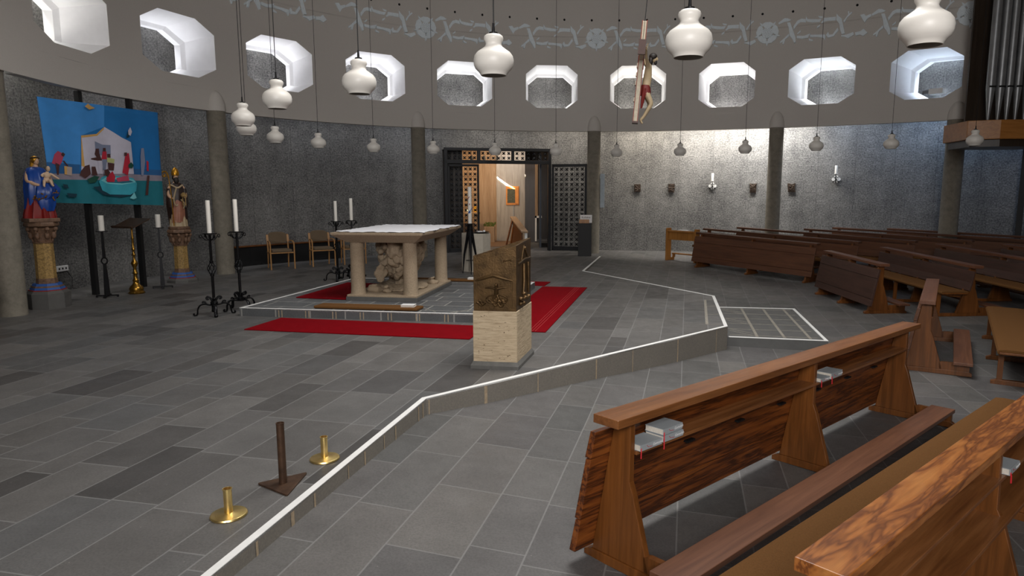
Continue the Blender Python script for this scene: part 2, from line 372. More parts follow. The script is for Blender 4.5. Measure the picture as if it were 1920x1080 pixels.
_P = np.array([s[:2] for s in _S]); _D = np.sqrt(((_P[:, None]-_P[None])**2).sum(-1)+1.5)
_W = np.linalg.solve(np.block([[_D + .02*np.eye(len(_S)), np.ones((len(_S), 1))], [np.ones((1, len(_S))), np.zeros((1, 1))]]), np.append([s[2] for s in _S], 0))
def fz(x, y):
    d = np.sqrt(((_P-np.array([x, y]))**2).sum(-1)+1.5); return min(-.012, float(d @ _W[:-1] + _W[-1]))
def emis(name, c, s):
    t = NT(name); t.b.inputs['Base Color'].default_value = srgb(c); t.b.inputs['Emission Color'].default_value = srgb(c); t.b.inputs['Emission Strength'].default_value = s; return t.m
M['flame'] = emis('candle_flame', 'ffd08a', 8); M['lamp_on'] = emis('lit_spot_lens', 'fff0d8', 12)
# ================================================================== THE SETTING
def struct(o): return tag(o, kind='structure')
H0 = 3.55            # lower edge of the drum
HT = 8.6             # roof
# ---- nave floor (gently dished)
b = MB(); xs = np.linspace(-6, 17, 47); ys = np.linspace(-5, 27, 65)
b.add([(x, y, fz(x, y)) for y in ys for x in xs], [(j*47+i, j*47+i+1, (j+1)*47+i+1, (j+1)*47+i) for j in range(64) for i in range(46)])
struct(b.build('floor', 'nave', smooth=True))
# ---- chancel floor, one step up
CH = [(-2.9, -3.3), (-1.56, 3.08), (-.96, 5.92), (2.67, 9.21), (3.21, 11.94), (1.18, 15.74), (1.91, 19.22), (2.6, 22.4), (2.6, 28), (-7, 28), (-13, 22), (-13, -3.3)]
b = MB(); n = len(CH); b.add([(x, y, 0) for x, y in CH], [tuple(range(n))])
struct(b.build('floor', 'chancel'))
def offset(poly, d):   # open polyline offset to the left by d
    out = []
    for i, p in enumerate(poly):
        p = Vector(p); dirs = []
        if i > 0: dirs.append((p-Vector(poly[i-1])).normalized())
        if i < len(poly)-1: dirs.append((Vector(poly[i+1])-p).normalized())
        nn = [Vector((-q.y, q.x)) for q in dirs]; m = sum(nn, Vector((0, 0))).normalized(); out.append(p + m*d/max(.4, m.dot(nn[0])))
    return out
edge = CH[:7]
b = MB()
for i in range(len(edge)-1):
    a, c = Vector(edge[i]), Vector(edge[i+1]); L = (c-a).length; k = max(1, int(L/.4))
    for j in range(k):
        p, q = a.lerp(c, j/k), a.lerp(c, (j+1)/k)
        b.add([(p.x, p.y, -.6), (q.x, q.y, -.6), (q.x, q.y, 0), (p.x, p.y, 0)], [(0, 1, 2, 3)])
struct(b.build('trim_1', 'riser'))
def strip(line, w, z0, z1, name, mat, closed=False):
    if closed: line = line + [line[0]]
    out = offset(line, w); b = MB()
    for i in range(len(line)-1):
        a, c, d, e = Vector(line[i]), Vector(line[i+1]), out[i+1], out[i]
        z = lambda h: h
        b.add([(*a, z0), (*c, z0), (*d, z0), (*e, z0), (*a, z1), (*c, z1), (*d, z1), (*e, z1)], [(0, 3, 2, 1), (4, 5, 6, 7), (0, 1, 5, 4), (1, 2, 6, 5), (2, 3, 7, 6), (3, 0, 4, 7)])
    return b.build(name, mat)
struct(strip([(x + 0*.002, y) for x, y in edge], .048, -.012, .004, 'trim_2', 'white_edge'))
b = MB(); rnd = random.Random(4)
for i in range(1, len(edge)-1):      # pale mortar joints in the riser
    a, c = Vector(edge[i]), Vector(edge[i+1]); L = (c-a).length; d = (c-a)/L; nn = Vector((d.y, -d.x)); s = .02
    if i >= 5: break
    while s < L:
        wj = rnd.choice([.012, .02, .035]); p = a + d*s; q = p + d*wj
        o1, o2 = p + nn*.003, q + nn*.003
        b.add([(*o1, -.5), (*o2, -.5), (*o2, -.013), (*o1, -.013)], [(0, 1, 2, 3)]); s += rnd.uniform(.55, .95)
a, c = Vector(edge[0]), Vector(edge[1]); a, c = Vector((-1.56, 3.08)), Vector((-.96, 5.92)); 
for s in (.35, .95, 1.65, 2.2, 2.8):
    d = (c-a).normalized(); p = a+d*s; q = p+d*.02; nn = Vector((d.y, -d.x))*.003
    b.add([(*(p+nn), -.5), (*(q+nn), -.5), (*(q+nn), -.013), (*(p+nn), -.013)], [(0, 1, 2, 3)])
struct(b.build('trim_3', 'joint'))
# ---- low landing beside the chancel, with its taped joints
RP = [(2.76, 9.44), (4.05, 9.17), (4.57, 11.77), (3.28, 11.95)]
b = MB(); b.prism([(2.72, 9.44), (4.05, 9.17), (4.57, 11.77), (3.22, 11.97)], -.6, -.2); struct(b.build('landing_step', 'ramp')); bpy.data.objects['landing_step'].name = 'trim_4'
struct(strip([Vector(RP[0]), Vector(RP[1]), Vector(RP[2]), Vector(RP[3])], .045, -.21, -.194, 'trim_5', 'white_edge'))
b = MB(); A_, B_, C_, D_ = [Vector(p) for p in RP]
def lp(u, v): return A_.lerp(B_, u).lerp(D_.lerp(C_, u), v)
def tline(b, p, q, w, z, h=.003):
    d = (q-p).normalized(); nn = Vector((-d.y, d.x))*w/2
    b.prism([tuple(p-nn), tuple(q-nn), tuple(q+nn), tuple(p+nn)], z, z+h)
for u in (.3, .58, .84): tline(b, lp(u, .04), lp(u, .96), .04, -.2)
for v in (.07, .24, .41, .58, .75, .93): tline(b, lp(.02, v), lp(.92, v), .012, -.2)
for v in (.24, .58, .93):
    tline(b, lp(.03, v), lp(.28, v-.12), .012, -.2, .0035); tline(b, lp(.03, v-.05), lp(.28, v-.18), .012, -.2, .0035)
struct(b.build('trim_6', 'tape'))
b = MB(); p0, p1 = Vector((2.42, 9.35)), Vector((2.93, 11.5))
tline(b, p0, p1, .04, 0)
for s in (0, .36, .7, 1): q = p0.lerp(p1, s); tline(b, q, q + Vector((.21 + .0*s, .02)), .012, 0)
struct(b.build('trim_7', 'tape'))
# ---- altar platform
PA, PB, PC, PD = [Vector(p) for p in ((-4.37, 10.0), (-.69, 9.45), (.03, 12.89), (-3.57, 13.53))]
b = MB(); b.prism([tuple(p) for p in (PA, PB, PC, PD)], -.02, .12); pf = struct(b.build('platform_stone', ['platform'])); pf.name = 'trim_8'
struct(strip([PB, PC, PD, PA, PB], .04, .105, .124, 'trim_9', 'white_edge'))
b = MB()
d = (PB-PA).normalized(); nn = Vector((d.y, -d.x)); L = (PB-PA).length; s = .62; rnd = random.Random(2)
while s < L:
    for ds in (0, .05):
        p = PA+d*(s+ds)+nn*.003; q = p+d*.014; b.add([(*p, 0), (*q, 0), (*q, .105), (*p, .105)], [(0, 1, 2, 3)])
    s += .42
struct(b.build('trim_16', 'joint')); b = MB()
# diagonal joints of the star pattern round the altar
def pl(u, v): return PA.lerp(PB, u).lerp(PD.lerp(PC, u), v)
for u0 in (.38, .62, .86):
    tline(b, pl(u0, .03), pl(u0+.09, .13), .014, .12); tline(b, pl(u0+.18, .03), pl(u0+.09, .13), .014, .12)
for v0 in (.2, .45, .7):
    tline(b, pl(.97, v0), pl(.87, v0+.1), .014, .12); tline(b, pl(.97, v0+.2), pl(.87, v0+.1), .014, .12)
struct(b.build('trim_10', 'tape'))

# ---- outer concrete wall, with the opening for the screen
def uvband(name, mat, segs, off, smooth=True, flip=False):
    """segs: list of (t0,t1,z0,z1) bands on the curve with a UV map in metres"""
    vs, fs, uv = [], [], []
    for t0, t1, z0, z1 in segs:
        n = max(1, int(abs(t1-t0)/2)); arc = 0; prev = None
        for i in range(n+1):
            t = t0+(t1-t0)*i/n; p = cyl(t, 0, off)
            if prev is not None: arc += (p-prev).length
            prev = p; s0 = (t+100)*.2 + 0
            vs += [(p.x, p.y, z0), (p.x, p.y, z1)]; uv += [(s0, z0), (s0, z1)]
            if i:
                k = len(vs)-4; fs.append((k, k+2, k+3, k+1) if not flip else (k, k+1, k+3, k+2))
    me = bpy.data.meshes.new(name); me.from_pydata(vs, [], fs); me.materials.append(M[mat])
    ul = me.uv_layers.new(name='uv')
    for l in me.loops: ul.data[l.index].uv = uv[l.vertex_index]
    for p in me.polygons: p.use_smooth = smooth
    o = bpy.data.objects.new(name, me); COL.objects.link(o); return o
T0, T1 = 103.3, 119.2
struct(uvband('wall_back', 'wall', [(30, T0, -.6, HT), (T1, 140, -.6, HT), (T0, T1, 3.05, HT)], WOFF))
struct(uvband('wall_left', 'wall', [(140, 215, -.6, HT)], WOFF))
struct(uvband('wall_right', 'wall', [(-40, 30, -.6, HT)], WOFF))
struct(uvband('wall_front', 'wall', [(215, 320, -.6, HT)], WOFF))
# ---- the drum: plaster face, ten funnel windows, dark underside
vs, fs = [], []
def q4(a, b_, c, d): k = len(vs); vs.extend([a, b_, c, d]); fs.append((k, k+1, k+2, k+3))
def band(t0, t1, z0, z1, off=0.):
    n = max(1, int(abs(t1-t0)/2+.99))
    for i in range(n):
        a, c = t0+(t1-t0)*i/n, t0+(t1-t0)*(i+1)/n
        q4(cyl(a, z0, off), cyl(c, z0, off), cyl(c, z1, off), cyl(a, z1, off))
ZC0, ZC1 = 4.0, 5.75
ZG = 6.16
def zg(t): return 6.25-(123.5-t)*.0024 if t < 123.5 else 6.25+(t-123.5)*.002
prev = 35.
cells = sorted([(t-A-.6, t+A+.6, t, A, B, dz) for k, t, A, B, dz in WINS])
oct_all = []
for a, c, t, A, B, dz in cells:
    band(prev, a, ZC0, ZC1); prev = c
    O = [(t+A, 4.43), (t+B, 4.2), (t-B, 4.2), (t-A, 4.43), (t-A, 5.14), (t-B, 5.39), (t+B, 5.39), (t+A, 5.14)]
    O = [(x, z+dz) for x, z in O]; oct_all.append((t, A, B, dz, O))
    def V_(x, z): return cyl(x, z)
    k = len(vs); vs.extend([V_(*p) for p in O] + [V_(c, O[0][1]), V_(c, ZC0), V_(O[1][0], ZC0), V_(O[2][0], ZC0), V_(a, ZC0), V_(a, O[3][1]), V_(a, O[4][1]), V_(a, ZC1), V_(O[5][0], ZC1), V_(O[6][0], ZC1), V_(c, ZC1), V_(c, O[7][1])])
    for f in [(0, 8, 9, 10, 1), (1, 10, 11, 2), (2, 11, 12, 13, 3), (3, 13, 14, 4), (4, 14, 15, 16, 5), (5, 16, 17, 6), (6, 17, 18, 19, 7), (7, 19, 8, 0)]: fs.append(tuple(k+i for i in f))
band(prev, 178, ZC0, ZC1)
band(35, 178, H0, ZC0); band(35, 178, ZC1, ZG)
band(35, 178, ZG+.03, HT, -.025)
n = 72
for i in range(n):
    a, c = 35+(178-35)*i/n, 35+(178-35)*(i+1)/n
    q4(cyl(a, ZG, 0), cyl(c, ZG, 0), cyl(c, ZG+.03, -.025), cyl(a, ZG+.03, -.025))
    q4(cyl(a, ZG-.05, -.004), cyl(c, ZG-.05, -.004), cyl(c, ZG-.035, -.004), cyl(a, ZG-.035, -.004))
    q4(cyl(a, H0, 0), cyl(c, H0, 0), cyl(c, H0, .16), cyl(a, H0, .16))
band(-88, 35, H0, HT); band(178, 270, H0, HT)
me = bpy.data.meshes.new('drum'); me.from_pydata([tuple(p) for p in vs], [], fs); me.materials.append(M['drum'])
bm = bmesh.new(); bm.from_mesh(me); bmesh.ops.remove_doubles(bm, verts=bm.verts, dist=1e-4); bmesh.ops.recalc_face_normals(bm, faces=bm.faces); bm.to_mesh(me); bm.free()
for p in me.polygons: p.use_smooth = True
me.set_sharp_from_angle(angle=R(30))
o = bpy.data.objects.new('wall_drum', me); COL.objects.link(o); struct(o)
# back face of the drum (keeps the slot dark from the room side)
vs, fs = [], []
band(35, 178, H0, 3.95, .16)
for (a, c, t, A, B, dz), (x, y) in zip(cells, zip(cells[1:] + [None], cells)):
    pass
DEP = .88
SHIFT = {1: -.36, 2: -.15, 3: -.03, 4: .06, 5: .17, 6: .17, 7: .13, 8: .21, 9: .29, 10: .34}   # funnels run slightly askew to the drum
for i, (t, A, B, dz, O) in enumerate(sorted(oct_all, reverse=True)):
    b = MB(); cz = 4.78+dz
    def ring(off, kx, top, bot, o2=0.):
        sk = -math.degrees(SHIFT[i+1]/rad(t))*off/DEP
        return [cyl(t+sk+(x-t)*kx, z + (top if z > 5.3+dz else top*.9 if z > 5+dz else bot if z < 4.3+dz else bot*.5), off) for x, z in O]
    rings = [ring(0, 1, 0, 0), ring(.10, .985, -.01, 0), ring(.18, .975, -.025, .0), ring(.68, .90, -.13, .02), ring(.70, .88, -.15, .03), ring(.74, .83, -.20, .05), ring(DEP, .82, -.205, .055)]
    for j in range(len(rings)-1):
        for k in range(8): b.add([rings[j][k], rings[j][(k+1) % 8], rings[j+1][(k+1) % 8], rings[j+1][k]], [(0, 1, 2, 3)])
    outer = [cyl(t-math.degrees(SHIFT[i+1]/rad(t))+(x-t)*.93, cz-.06+(z-cz)*.96, DEP) for x, z in O]
    for k in range(8): b.add([rings[-1][k], rings[-1][(k+1) % 8], outer[(k+1) % 8], outer[k]], [(0, 1, 2, 3)])
    struct(b.build('window_%d' % (i+1), 'funnel'))
# ---- the large window in the wall behind the viewer
b = MB()
for x in np.linspace(-3.2, 2.2, 7): b.box((x-.03, -4.3, 2.9), (x+.03, -4.2, 6.0))
for z in (2.9, 4.4, 6.0): b.box((-3.2, -4.3, z-.03), (2.2, -4.2, z+.03))
struct(b.build('window_11', 'iron'))
# ---- roof with round lantern
b = MB(); rim = [cyl(t, HT, WOFF+.3) for t in range(-90, 270, 6)]; n = len(rim)
inn = [Vector((1.6+2.6*math.cos(R(t)), 7.6+2.6*math.sin(R(t)), HT)) for t in range(-90, 270, 6)]
b.add(rim+inn, [(i, (i+1) % n, n+(i+1) % n, n+i) for i in range(n)])
b.add([p+Vector((0, 0, .5)) for p in inn], [tuple(range(n))])
b.add(inn+[p+Vector((0, 0, .5)) for p in inn], [(i, (i+1) % n, n+(i+1) % n, n+i) for i in range(n)])
struct(b.build('ceiling', 'drum'))
# ---- ventilation holes above the frieze
b = MB(); t = 143.
while t > 40:
    z = zg(t)+.44; c = cyl(t, z, -.03); d = cyl(t, z, 1)-c; d.normalize(); s_ = Vector((-d.y, d.x, 0))
    b.add([c + s_*.032*math.cos(a) + Vector((0, 0, 1))*.032*math.sin(a) for a in [2*PI*k/12 for k in range(12)]], [tuple(range(12))]); t -= 44.5/rad(t)
struct(b.build('trim_11', 'dirt'))  # flat black discs; the dark of the holes is only colour
# ---- columns standing in the drum face
COLS = [(179.6, 11.0, 'round concrete column at the left edge of the picture', .19), (152.6, None, 'round concrete column behind the two tall front candlesticks', .19), (124.9, None, 'round concrete column rising behind the altar', .19),
        (97.9, None, 'round concrete column with a narrow grey panel, right of the iron screen', .19), (69.2, None, 'round concrete column behind the pews, right of the bright wall', .19), (44.6, None, 'round concrete column beneath the organ case', .21)]
for t, r_, lab, rr in COLS:
    if r_: c = Vector((CX+r_*math.cos(R(t)), CY+r_*math.sin(R(t)), 0))
    else: c = cyl(t, 0, .02)
    root = empty('column', (c.x, c.y, 0), 0, lab, 'column', 'round columns of the drum')
    b = MB(); b.lathe([(rr, fz(c.x, c.y) if c.x > 2.5 else 0), (rr, H0)], seg=28); b.build('shaft', 'column', root, smooth=True)
    b = MB(); rc = rr+.01; b.lathe([(rc, H0)] + [(rc*math.cos(a), H0+.02+.42*math.sin(a)) for a in [i*PI/2/8 for i in range(9)]], seg=28); b.build('column_head', 'drum', root, smooth=True)
    if lab.startswith('round concrete column with'):
        b = MB(); e = Vector((.21, -.06)); b.box((e.x-.015, e.y-.02, 1.35), (e.x+.11, e.y+.02, 2.33)); b.box((e.x-.03, e.y-.02, 2.2), (e.x-.015, e.y+.02, 2.28)); b.build('notice_strip', 'greyblue', root, bevel=.004)['label'] = 'narrow upright grey blue panel'
# ---- carved rose and thorn-branch frieze
ZR = [[(130, 300), (190, 290), (215, 325), (290, 300), (300, 335), (240, 370), (205, 425), (170, 370)]]
MOT = dict(branch=[[(295, 310), (390, 240), (440, 245), (500, 280), (440, 300), (395, 300), (305, 335)], [(430, 310), (480, 310), (540, 470), (575, 560), (580, 640), (560, 650), (530, 590), (480, 520), (460, 400)],
    [(470, 490), (480, 530), (420, 575), (395, 660), (375, 650), (380, 615), (335, 635), (340, 610), (400, 560)], [(530, 385), (590, 295), (650, 270), (710, 280), (725, 335), (640, 325), (600, 350), (540, 435)],
    [(715, 240), (740, 285), (900, 305), (960, 300), (930, 350), (820, 348), (730, 325), (710, 290)], [(985, 290), (1165, 290), (1165, 350), (1050, 345), (1000, 350), (960, 375), (945, 365), (975, 330)],
    [(1170, 240), (1195, 275), (1250, 325), (1275, 430), (1310, 565), (1265, 575), (1235, 500), (1215, 400), (1170, 340)], [(1275, 370), (1290, 395), (1330, 320), (1400, 255), (1385, 240), (1355, 265), (1350, 220), (1335, 230), (1340, 275)],
    [(590, 535), (700, 545), (800, 515), (780, 550), (770, 580), (680, 590), (590, 575)], [(790, 535), (850, 540), (1020, 550), (1030, 580), (1020, 640), (1000, 600), (900, 580), (790, 575)],
    [(1030, 560), (1060, 515), (1080, 560), (1130, 560), (1200, 460), (1215, 500), (1150, 590), (1060, 605)], [(1255, 585), (1300, 585), (1350, 575), (1430, 550), (1445, 590), (1360, 640), (1300, 610), (1260, 605)]],
    thorn=[[(895, 250), (970, 265), (965, 290), (920, 285)], [(940, 385), (935, 415), (890, 445), (895, 410)], [(775, 590), (840, 620), (835, 635), (780, 625)], [(595, 500), (645, 450), (645, 480), (600, 510)]])
CAP2 = [(1450, 560), (1535, 545), (1575, 515), (1635, 580), (1575, 625), (1525, 600), (1465, 610)]
KS = .00165
RO = Vector((0, 0, 0))
def relief(polys, tc, dx, name, parent, mat='relief', th=.045):
    b = MB()
    for P in polys:
        pts = []
        for X, Y in P:
            s_ = (X+dx-1615)*KS; z = zg(tc)-.06-(Y-455)*KS*.98; t = tc - math.degrees(s_/rad(tc)); z += zg(t)-zg(tc); pts.append((t, z))
        n = len(pts); fr = [cyl(t, z, -th-.0) for t, z in pts]; bk = [cyl(t, z, .01) for t, z in pts]
        cxm = sum((f for f in fr), Vector())/n; fr = [f.lerp(cxm, .03) for f in fr]
        fr = [p-RO for p in fr]; bk = [p-RO for p in bk]; b.add(fr+bk, [tuple(range(n))]+[(i, (i+1) % n, n+(i+1) % n, n+i) for i in range(n)])
    return b.build(name, mat, parent)
roses = [(149.9, 'carved thorn branch relief at the top left, cut by the frame, above third window'), (123.55, 'carved rose between thorn branches, above the fifth window from the left'), (97.77, 'carved rose between thorn branches, above the hanging crucifix and sixth window'), (71.31, 'carved rose between thorn branches, right of the large white lamp above the eighth window'), (43.98, 'carved rose between thorn branches at the upper right beside the organ pipes')]
for tc, lab in roses:
    RO = cyl(tc, zg(tc)-.06); root = empty('rose_branch_relief', RO, 0, lab, 'wall relief', 'rose and thorn frieze on the drum')
    cap = relief(ZR, tc, 0, 'branch_end', root)
    for dx in (0, 1480):
        if tc < 50 and dx: continue
        for P in MOT['branch']: relief([P], tc, dx, 'branch', root)
        for P in MOT['thorn']: relief([P], tc, dx, 'thorn', root, th=.03)
    if tc > 50: relief([CAP2], tc, 1480, 'branch_end', root)
    rc_ = relief([[(1615+88*math.cos(2*PI*k/20), 455+88*math.sin(2*PI*k/20)) for k in range(20)]], tc, 0, 'rose', root, th=.06)
    for k in range(5):
        a = 90+72*k; P = []
        for da, rr in [(-31, 95), (-33, 150), (-29, 172), (-12, 178), (0, 172), (12, 178), (29, 172), (33, 150), (31, 95)]:
            x = R(a+da); P.append((1615+rr*math.cos(x), 455-rr*math.sin(x)))
        relief([P], tc, 0, 'petal', rc_, th=.045)
        a += 36; P = []
        for da, rr in [(0, 118), (-6, 165), (0, 215), (6, 165)]:
            x = R(a+da); P.append((1615+rr*math.cos(x), 455-rr*math.sin(x)))
        relief([P], tc, 0, 'sepal', rc_, th=.05)
    seeds = []
    for k in range(34):
        a = k*2.4; rr = 13*math.sqrt(k+.5)
        seeds.append([(1615+rr*math.cos(a)+4*math.cos(q), 455+rr*math.sin(a)+4*math.sin(q)) for q in (0, 1.57, 3.14, 4.71)])
    tag(relief(seeds, tc, 0, 'seeds', rc_, 'dirt', th=.064), kind='stuff')
# ================================================================== PENDANT LAMPS
D = .315
prof = [(.60, 0), (.64, 0), (.66, .03), (.75, .09), (.90, .16), (.98, .25), (1.0, .36), (.95, .47), (.82, .555), (.60, .63), (.44, .69), (.385, .75), (.41, .79), (.47, .84), (.485, .89), (.45, .94), (.36, .975), (.16, 1.0)]
LAMPS = [(2.43, 4.41, 'biggest, cut by the top frame edge at the right'), (1.05, 4.8, 'over the right half of the frieze, large and right of the crucifix'), (-.31, 5.53, 'large, at top centre between the fifth and sixth windows'),
    (-1.62, 6.56, 'in front of the fourth window'), (-2.82, 7.73, 'just below the third window'), (-4.04, 9.74, 'right beside the column head, upper one of an overlapping pair'),
    (-4.68, 11.39, 'half hidden under a bigger lamp, lower one of an overlapping pair'), (-4.89, 13.21, 'above the first two chairs, directly below another lamp'), (-4.55, 14.74, 'small one left of the altar, between two columns'),
    (-3.74, 16.29, 'small one just left of the column behind the altar'), (-2.46, 17.08, 'small one just right of the column behind the altar'), (-.98, 17.73, 'small one in front of the middle of the screen transom'),
    (.58, 17.96, 'small one at the right top corner of the iron screen'), (2.21, 18.44, 'small one just right of the column with the grey panel'), (3.79, 17.96, 'small one over the second wall relief'),
    (5.14, 16.88, 'small one just left of the column behind the pews'), (6.4, 15.74, 'small one right of the column behind the pews'), (7.74, 15.06, 'small one over the dark right wall'), (8.87, 14.0, 'beneath the organ case at the right')]
lamp0 = None
for x, y, lab in LAMPS:
    loc = (x, y, 2.9-.16); L = 'white glass lamp, ' + lab
    if lamp0 is None:
        lamp0 = empty('pendant_lamp', loc, 0, L, 'lamp', 'white pendant lamps in a ring')
        b = MB(); out = [(r*D/2, z*D) for r, z in prof]; b.lathe([(r*D/2-.006, z*D) for r, z in prof[1:12]][::-1] + out, seg=32); b.build('lamp_shade', 'glass', lamp0, smooth=True)
        b = MB(); b.lathe([(.035, D*.99), (.034, D*1.03), (.012, D*1.05), (.008, D*1.25), (.0, D*1.27)], seg=14); b.build('lamp_cap', 'black', lamp0, smooth=True)
        b = MB(); b.tube([(0, 0, D*1.2), (0, 0, HT-2.75)], .0045, 6); b.build('cord', 'blackmatte', lamp0)
    else: dup(lamp0, loc, None, L)
# ================================================================== PEWS
def pew(L0, L1, label, seat=True, kneel=True, sup=None, cat='pew', group='wooden pews', rail='sapele', front='plank', shelf2=False, hooks=True, tight=False):
    """L0, L1: top front edge of the rail (3D), the altar side lies to the left of L0->L1"""
    a, c = Vector(L0), Vector(L1); d = c-a; L = d.length; rz = math.atan2(d.y, d.x); sl = math.atan2(d.z, math.hypot(d.x, d.y))
    H = .9; ky = -.42 if tight else -.60; sy = .08 if tight else 0
    root = empty('pew' if seat else 'pew_front_screen', (a.x, a.y, a.z-H), 0, label, cat, group); root.rotation_euler = (0, -sl, rz)
    b = MB(); b.box((0, -.17, .852), (L, 0, .9)); b.build('top_rail', rail, root, bevel=.004)
    sup = sup or [.16, L/2, L-.16]; T = .042
    for i, s in enumerate(sup):
        b = MB()
        if seat: P = [(-.035, .85), (-.005, .62), (.05, .46), (.03, .42), (.14, .055), (-.30, .055), (-.18, .45), (-.145, .52), (-.135, .85)]
        else: P = [(-.03, .85), (.105, .055), (-.29, .055), (-.165, .46), (-.14, .52), (-.135, .85)]
        b.prism(P, s-T/2, s+T/2, 'x'); ep = b.build('end_panel' if i in (0, len(sup)-1) else 'middle_panel', 'walnut', root, bevel=.004)
        b = MB(); e0 = .54-sy-.02*bool(sy) if seat else .16; e1 = ky if (kneel and i in (0, len(sup)-1)) else -.33
        b.prism([(e0, .0), (e0, .035), (e0-.05, .055), (e1+.03, .055), (e1, .035), (e1, 0)], s-T/2-.008, s+T/2+.008, 'x'); b.build('foot_runner', 'walnut', ep, bevel=.003)
        if kneel and i in (0, len(sup)-1):
            b = MB(); b.prism([(-.26, .055), (-.25, .14), (-.28, .15), (ky+.03, .15), (ky+.03, .055)], s-T/2, s+T/2, 'x'); b.build('kneeler_bracket', 'walnut', ep)
        if seat:
            b = MB(); b.box((s-T/2, .43-sy, .055), (s+T/2, .485-sy, .41)); b.build('front_leg', 'walnut', root, bevel=.003)
            b = MB(); b.prism([(.06, .41), (.46-sy, .41), (.46-sy, .375), (.09, .33)], s-T/2+.005, s+T/2-.005, 'x'); b.build('seat_bearer', 'walnut', root)
    def front_y(z): return -.03+(.85-z)*(.135/.795)
    if seat:
        b = MB(); b.prism([(.02, .46), (-.012, .60), (-.035, .80), (-.012, .80), (.012, .61), (.045, .47)], .0, L, 'x'); b.build('backrest', front, root, bevel=.003)
        b = MB(); b.box((0, .04, .41), (L, .50-sy, .435)); b.build('seat', 'walnut', root, bevel=.004)
        b = MB(); b.prism([(.04, .436), (.04, .458), (.12, .466), (.44-sy, .47), (.505-sy, .462), (.522-sy, .44), (.515-sy, .415), (.501-sy, .41), (.501-sy, .436)], .012, L-.012, 'x'); b.build('seat_cushion', 'felt', root, bevel=.004)
    else:
        for z0, z1 in ((.08 if front == 'zebra' else .15, .275), (.28, .64), (.645, .80)):
            b = MB(); y0, y1 = front_y(z0), front_y(z1); b.prism([(y0+.002, z0), (y0+.046, z0), (y1+.038, z1), (y1+.002, z1)], -.0, L, 'x'); fp_ = b.build('front_plank', front, root, bevel=.003)
    sh = sorted(sup)
    b = MB(); b.box((sh[0]+T/2, -.15, .665), (sh[-1]-T/2, -.012 if not seat else -.03, .685)); b.build('book_shelf', 'sapele', root, bevel=.002)
    if seat and shelf2:
        b = MB(); b.box((sh[0]+T/2, -.20, .465), (sh[-1]-T/2, .0, .487)); b.build('lower_shelf', 'sapele', root, bevel=.002)
    if kneel:
        b = MB(); b.box((.0, ky, .15), (L-.28 if L > 4.5 and not seat else L-.05, ky+(.14 if tight else .2), .185)); b.build('kneeler', 'kneel', root, bevel=.004)
    if hooks and not seat:
        k = sh[0]+.12
        while k < sh[-1]:
            b = MB(); z = .53; y = front_y(z); b.box((k, y-.028, z-.006), (k+.085, y+.004, z+.006)); b.build('bag_hook', 'blackmatte', fp_); k += .62
    return root, L
def book(root_loc, rz, label, w_=.19, t=.035, dep=.125, group='grey hymn books in the front pew', slope=0, text='Gotteslob'):
    """hymn book lying flat, spine (-y) outwards"""
    r = empty('hymn_book', root_loc, rz, label, 'book', group); r.rotation_euler = (0, -slope, rz)
    b = MB(); b.box((0, .002, .003), (w_, dep-.004, t-.003)); b.build('book_pages', 'pages', r)
    b = MB(); b.box((-.002, 0, 0), (w_+.002, dep, .003)); b.box((-.002, 0, t-.003), (w_+.002, dep, t)); b.box((-.002, -.002, 0), (w_+.002, .003, t)); cv_ = b.build('book_cover', 'bookgrey', r, bevel=.001)
    b = MB(); b.tube([(.004, -.002, t*.5), (-.004, -.008, .0), (-.006, -.010, -.035)], .0035, 5); b.build('ribbon_marker', 'red', r)
    if text:
        cu = bpy.data.curves.new('spine_lettering', 'FONT'); cu.body = text; cu.size = .022; cu.shear = .3; cu.extrude = .0003; cu.materials.append(M['white'])
        o = bpy.data.objects.new('spine_lettering', cu); COL.objects.link(o); o.parent = cv_; o.location = (w_-.085, -.0035, t*.33); o.rotation_euler = (PI/2, 0, 0)
        b = MB(); b.tube([(.05, -.003, t*.75), (.065, -.003, t*.4), (.10, -.003, t*.3)], .0012, 4); b.build('spine_mark', 'red', cv_)
    return r
P0a, P0b = (.30, 3.47, .68), (3.69, 6.72, .55)
scr, L = pew(P0a, P0b, 'long reddish front pew screen with grey hymn books, nearest the chancel step', False, True, [.17, 2.42, 4.45], rail='sapele', front='zebra')
mx = scr.matrix_basis.copy()
bpy.context.view_layer.update(); mx = scr.matrix_world.copy(); rz0 = scr.rotation_euler.z; sl0 = -scr.rotation_euler.y
def onshelf(x, y, z=.6855): return mx @ Vector((x, y, z))
book(onshelf(.205, -.165), rz0, 'grey hymn book lying single at the left end of the front pew shelf', slope=sl0)
book(onshelf(.42, -.16), rz0, 'grey hymn book at the bottom of a stack of two, left end of front shelf', slope=sl0)
book(onshelf(.425, -.155, .7235), rz0+.03, 'grey hymn book on top of a stack of two, left end of front shelf', slope=sl0)
book(onshelf(2.45, -.165), rz0-.04, 'thin grey hymn book against the middle panel of the front pew', t=.03, slope=sl0, w_=.14)
book(onshelf(2.615, -.175), rz0+.02, 'thick grey hymn book lying right of the thin one on the front pew shelf', t=.045, w_=.21, slope=sl0)
P1a = Vector((.83, 2.06, .67)); d1 = Vector((3.09-.83, 4.16-2.06, .58-.67)).normalized()
p1, L = pew(P1a, P1a+d1*4.75, 'pew with boldly figured top rail and brown seat, closest to the camera at bottom right', True, True, [.25, 1.98, 3.3, 4.6], rail='figured', front='plank', shelf2=True)
bpy.context.view_layer.update(); mx = p1.matrix_world.copy()
book(onshelf(2.04, -.165), p1.rotation_euler.z, 'grey hymn book at the right frame edge, on the shelf of the closest pew', slope=-p1.rotation_euler.y, group=None)
book(onshelf(.34, -.17, .492), p1.rotation_euler.z, 'grey hymn book at the bottom frame edge, under the closest pew top rail', slope=-p1.rotation_euler.y, group=None, text=None)
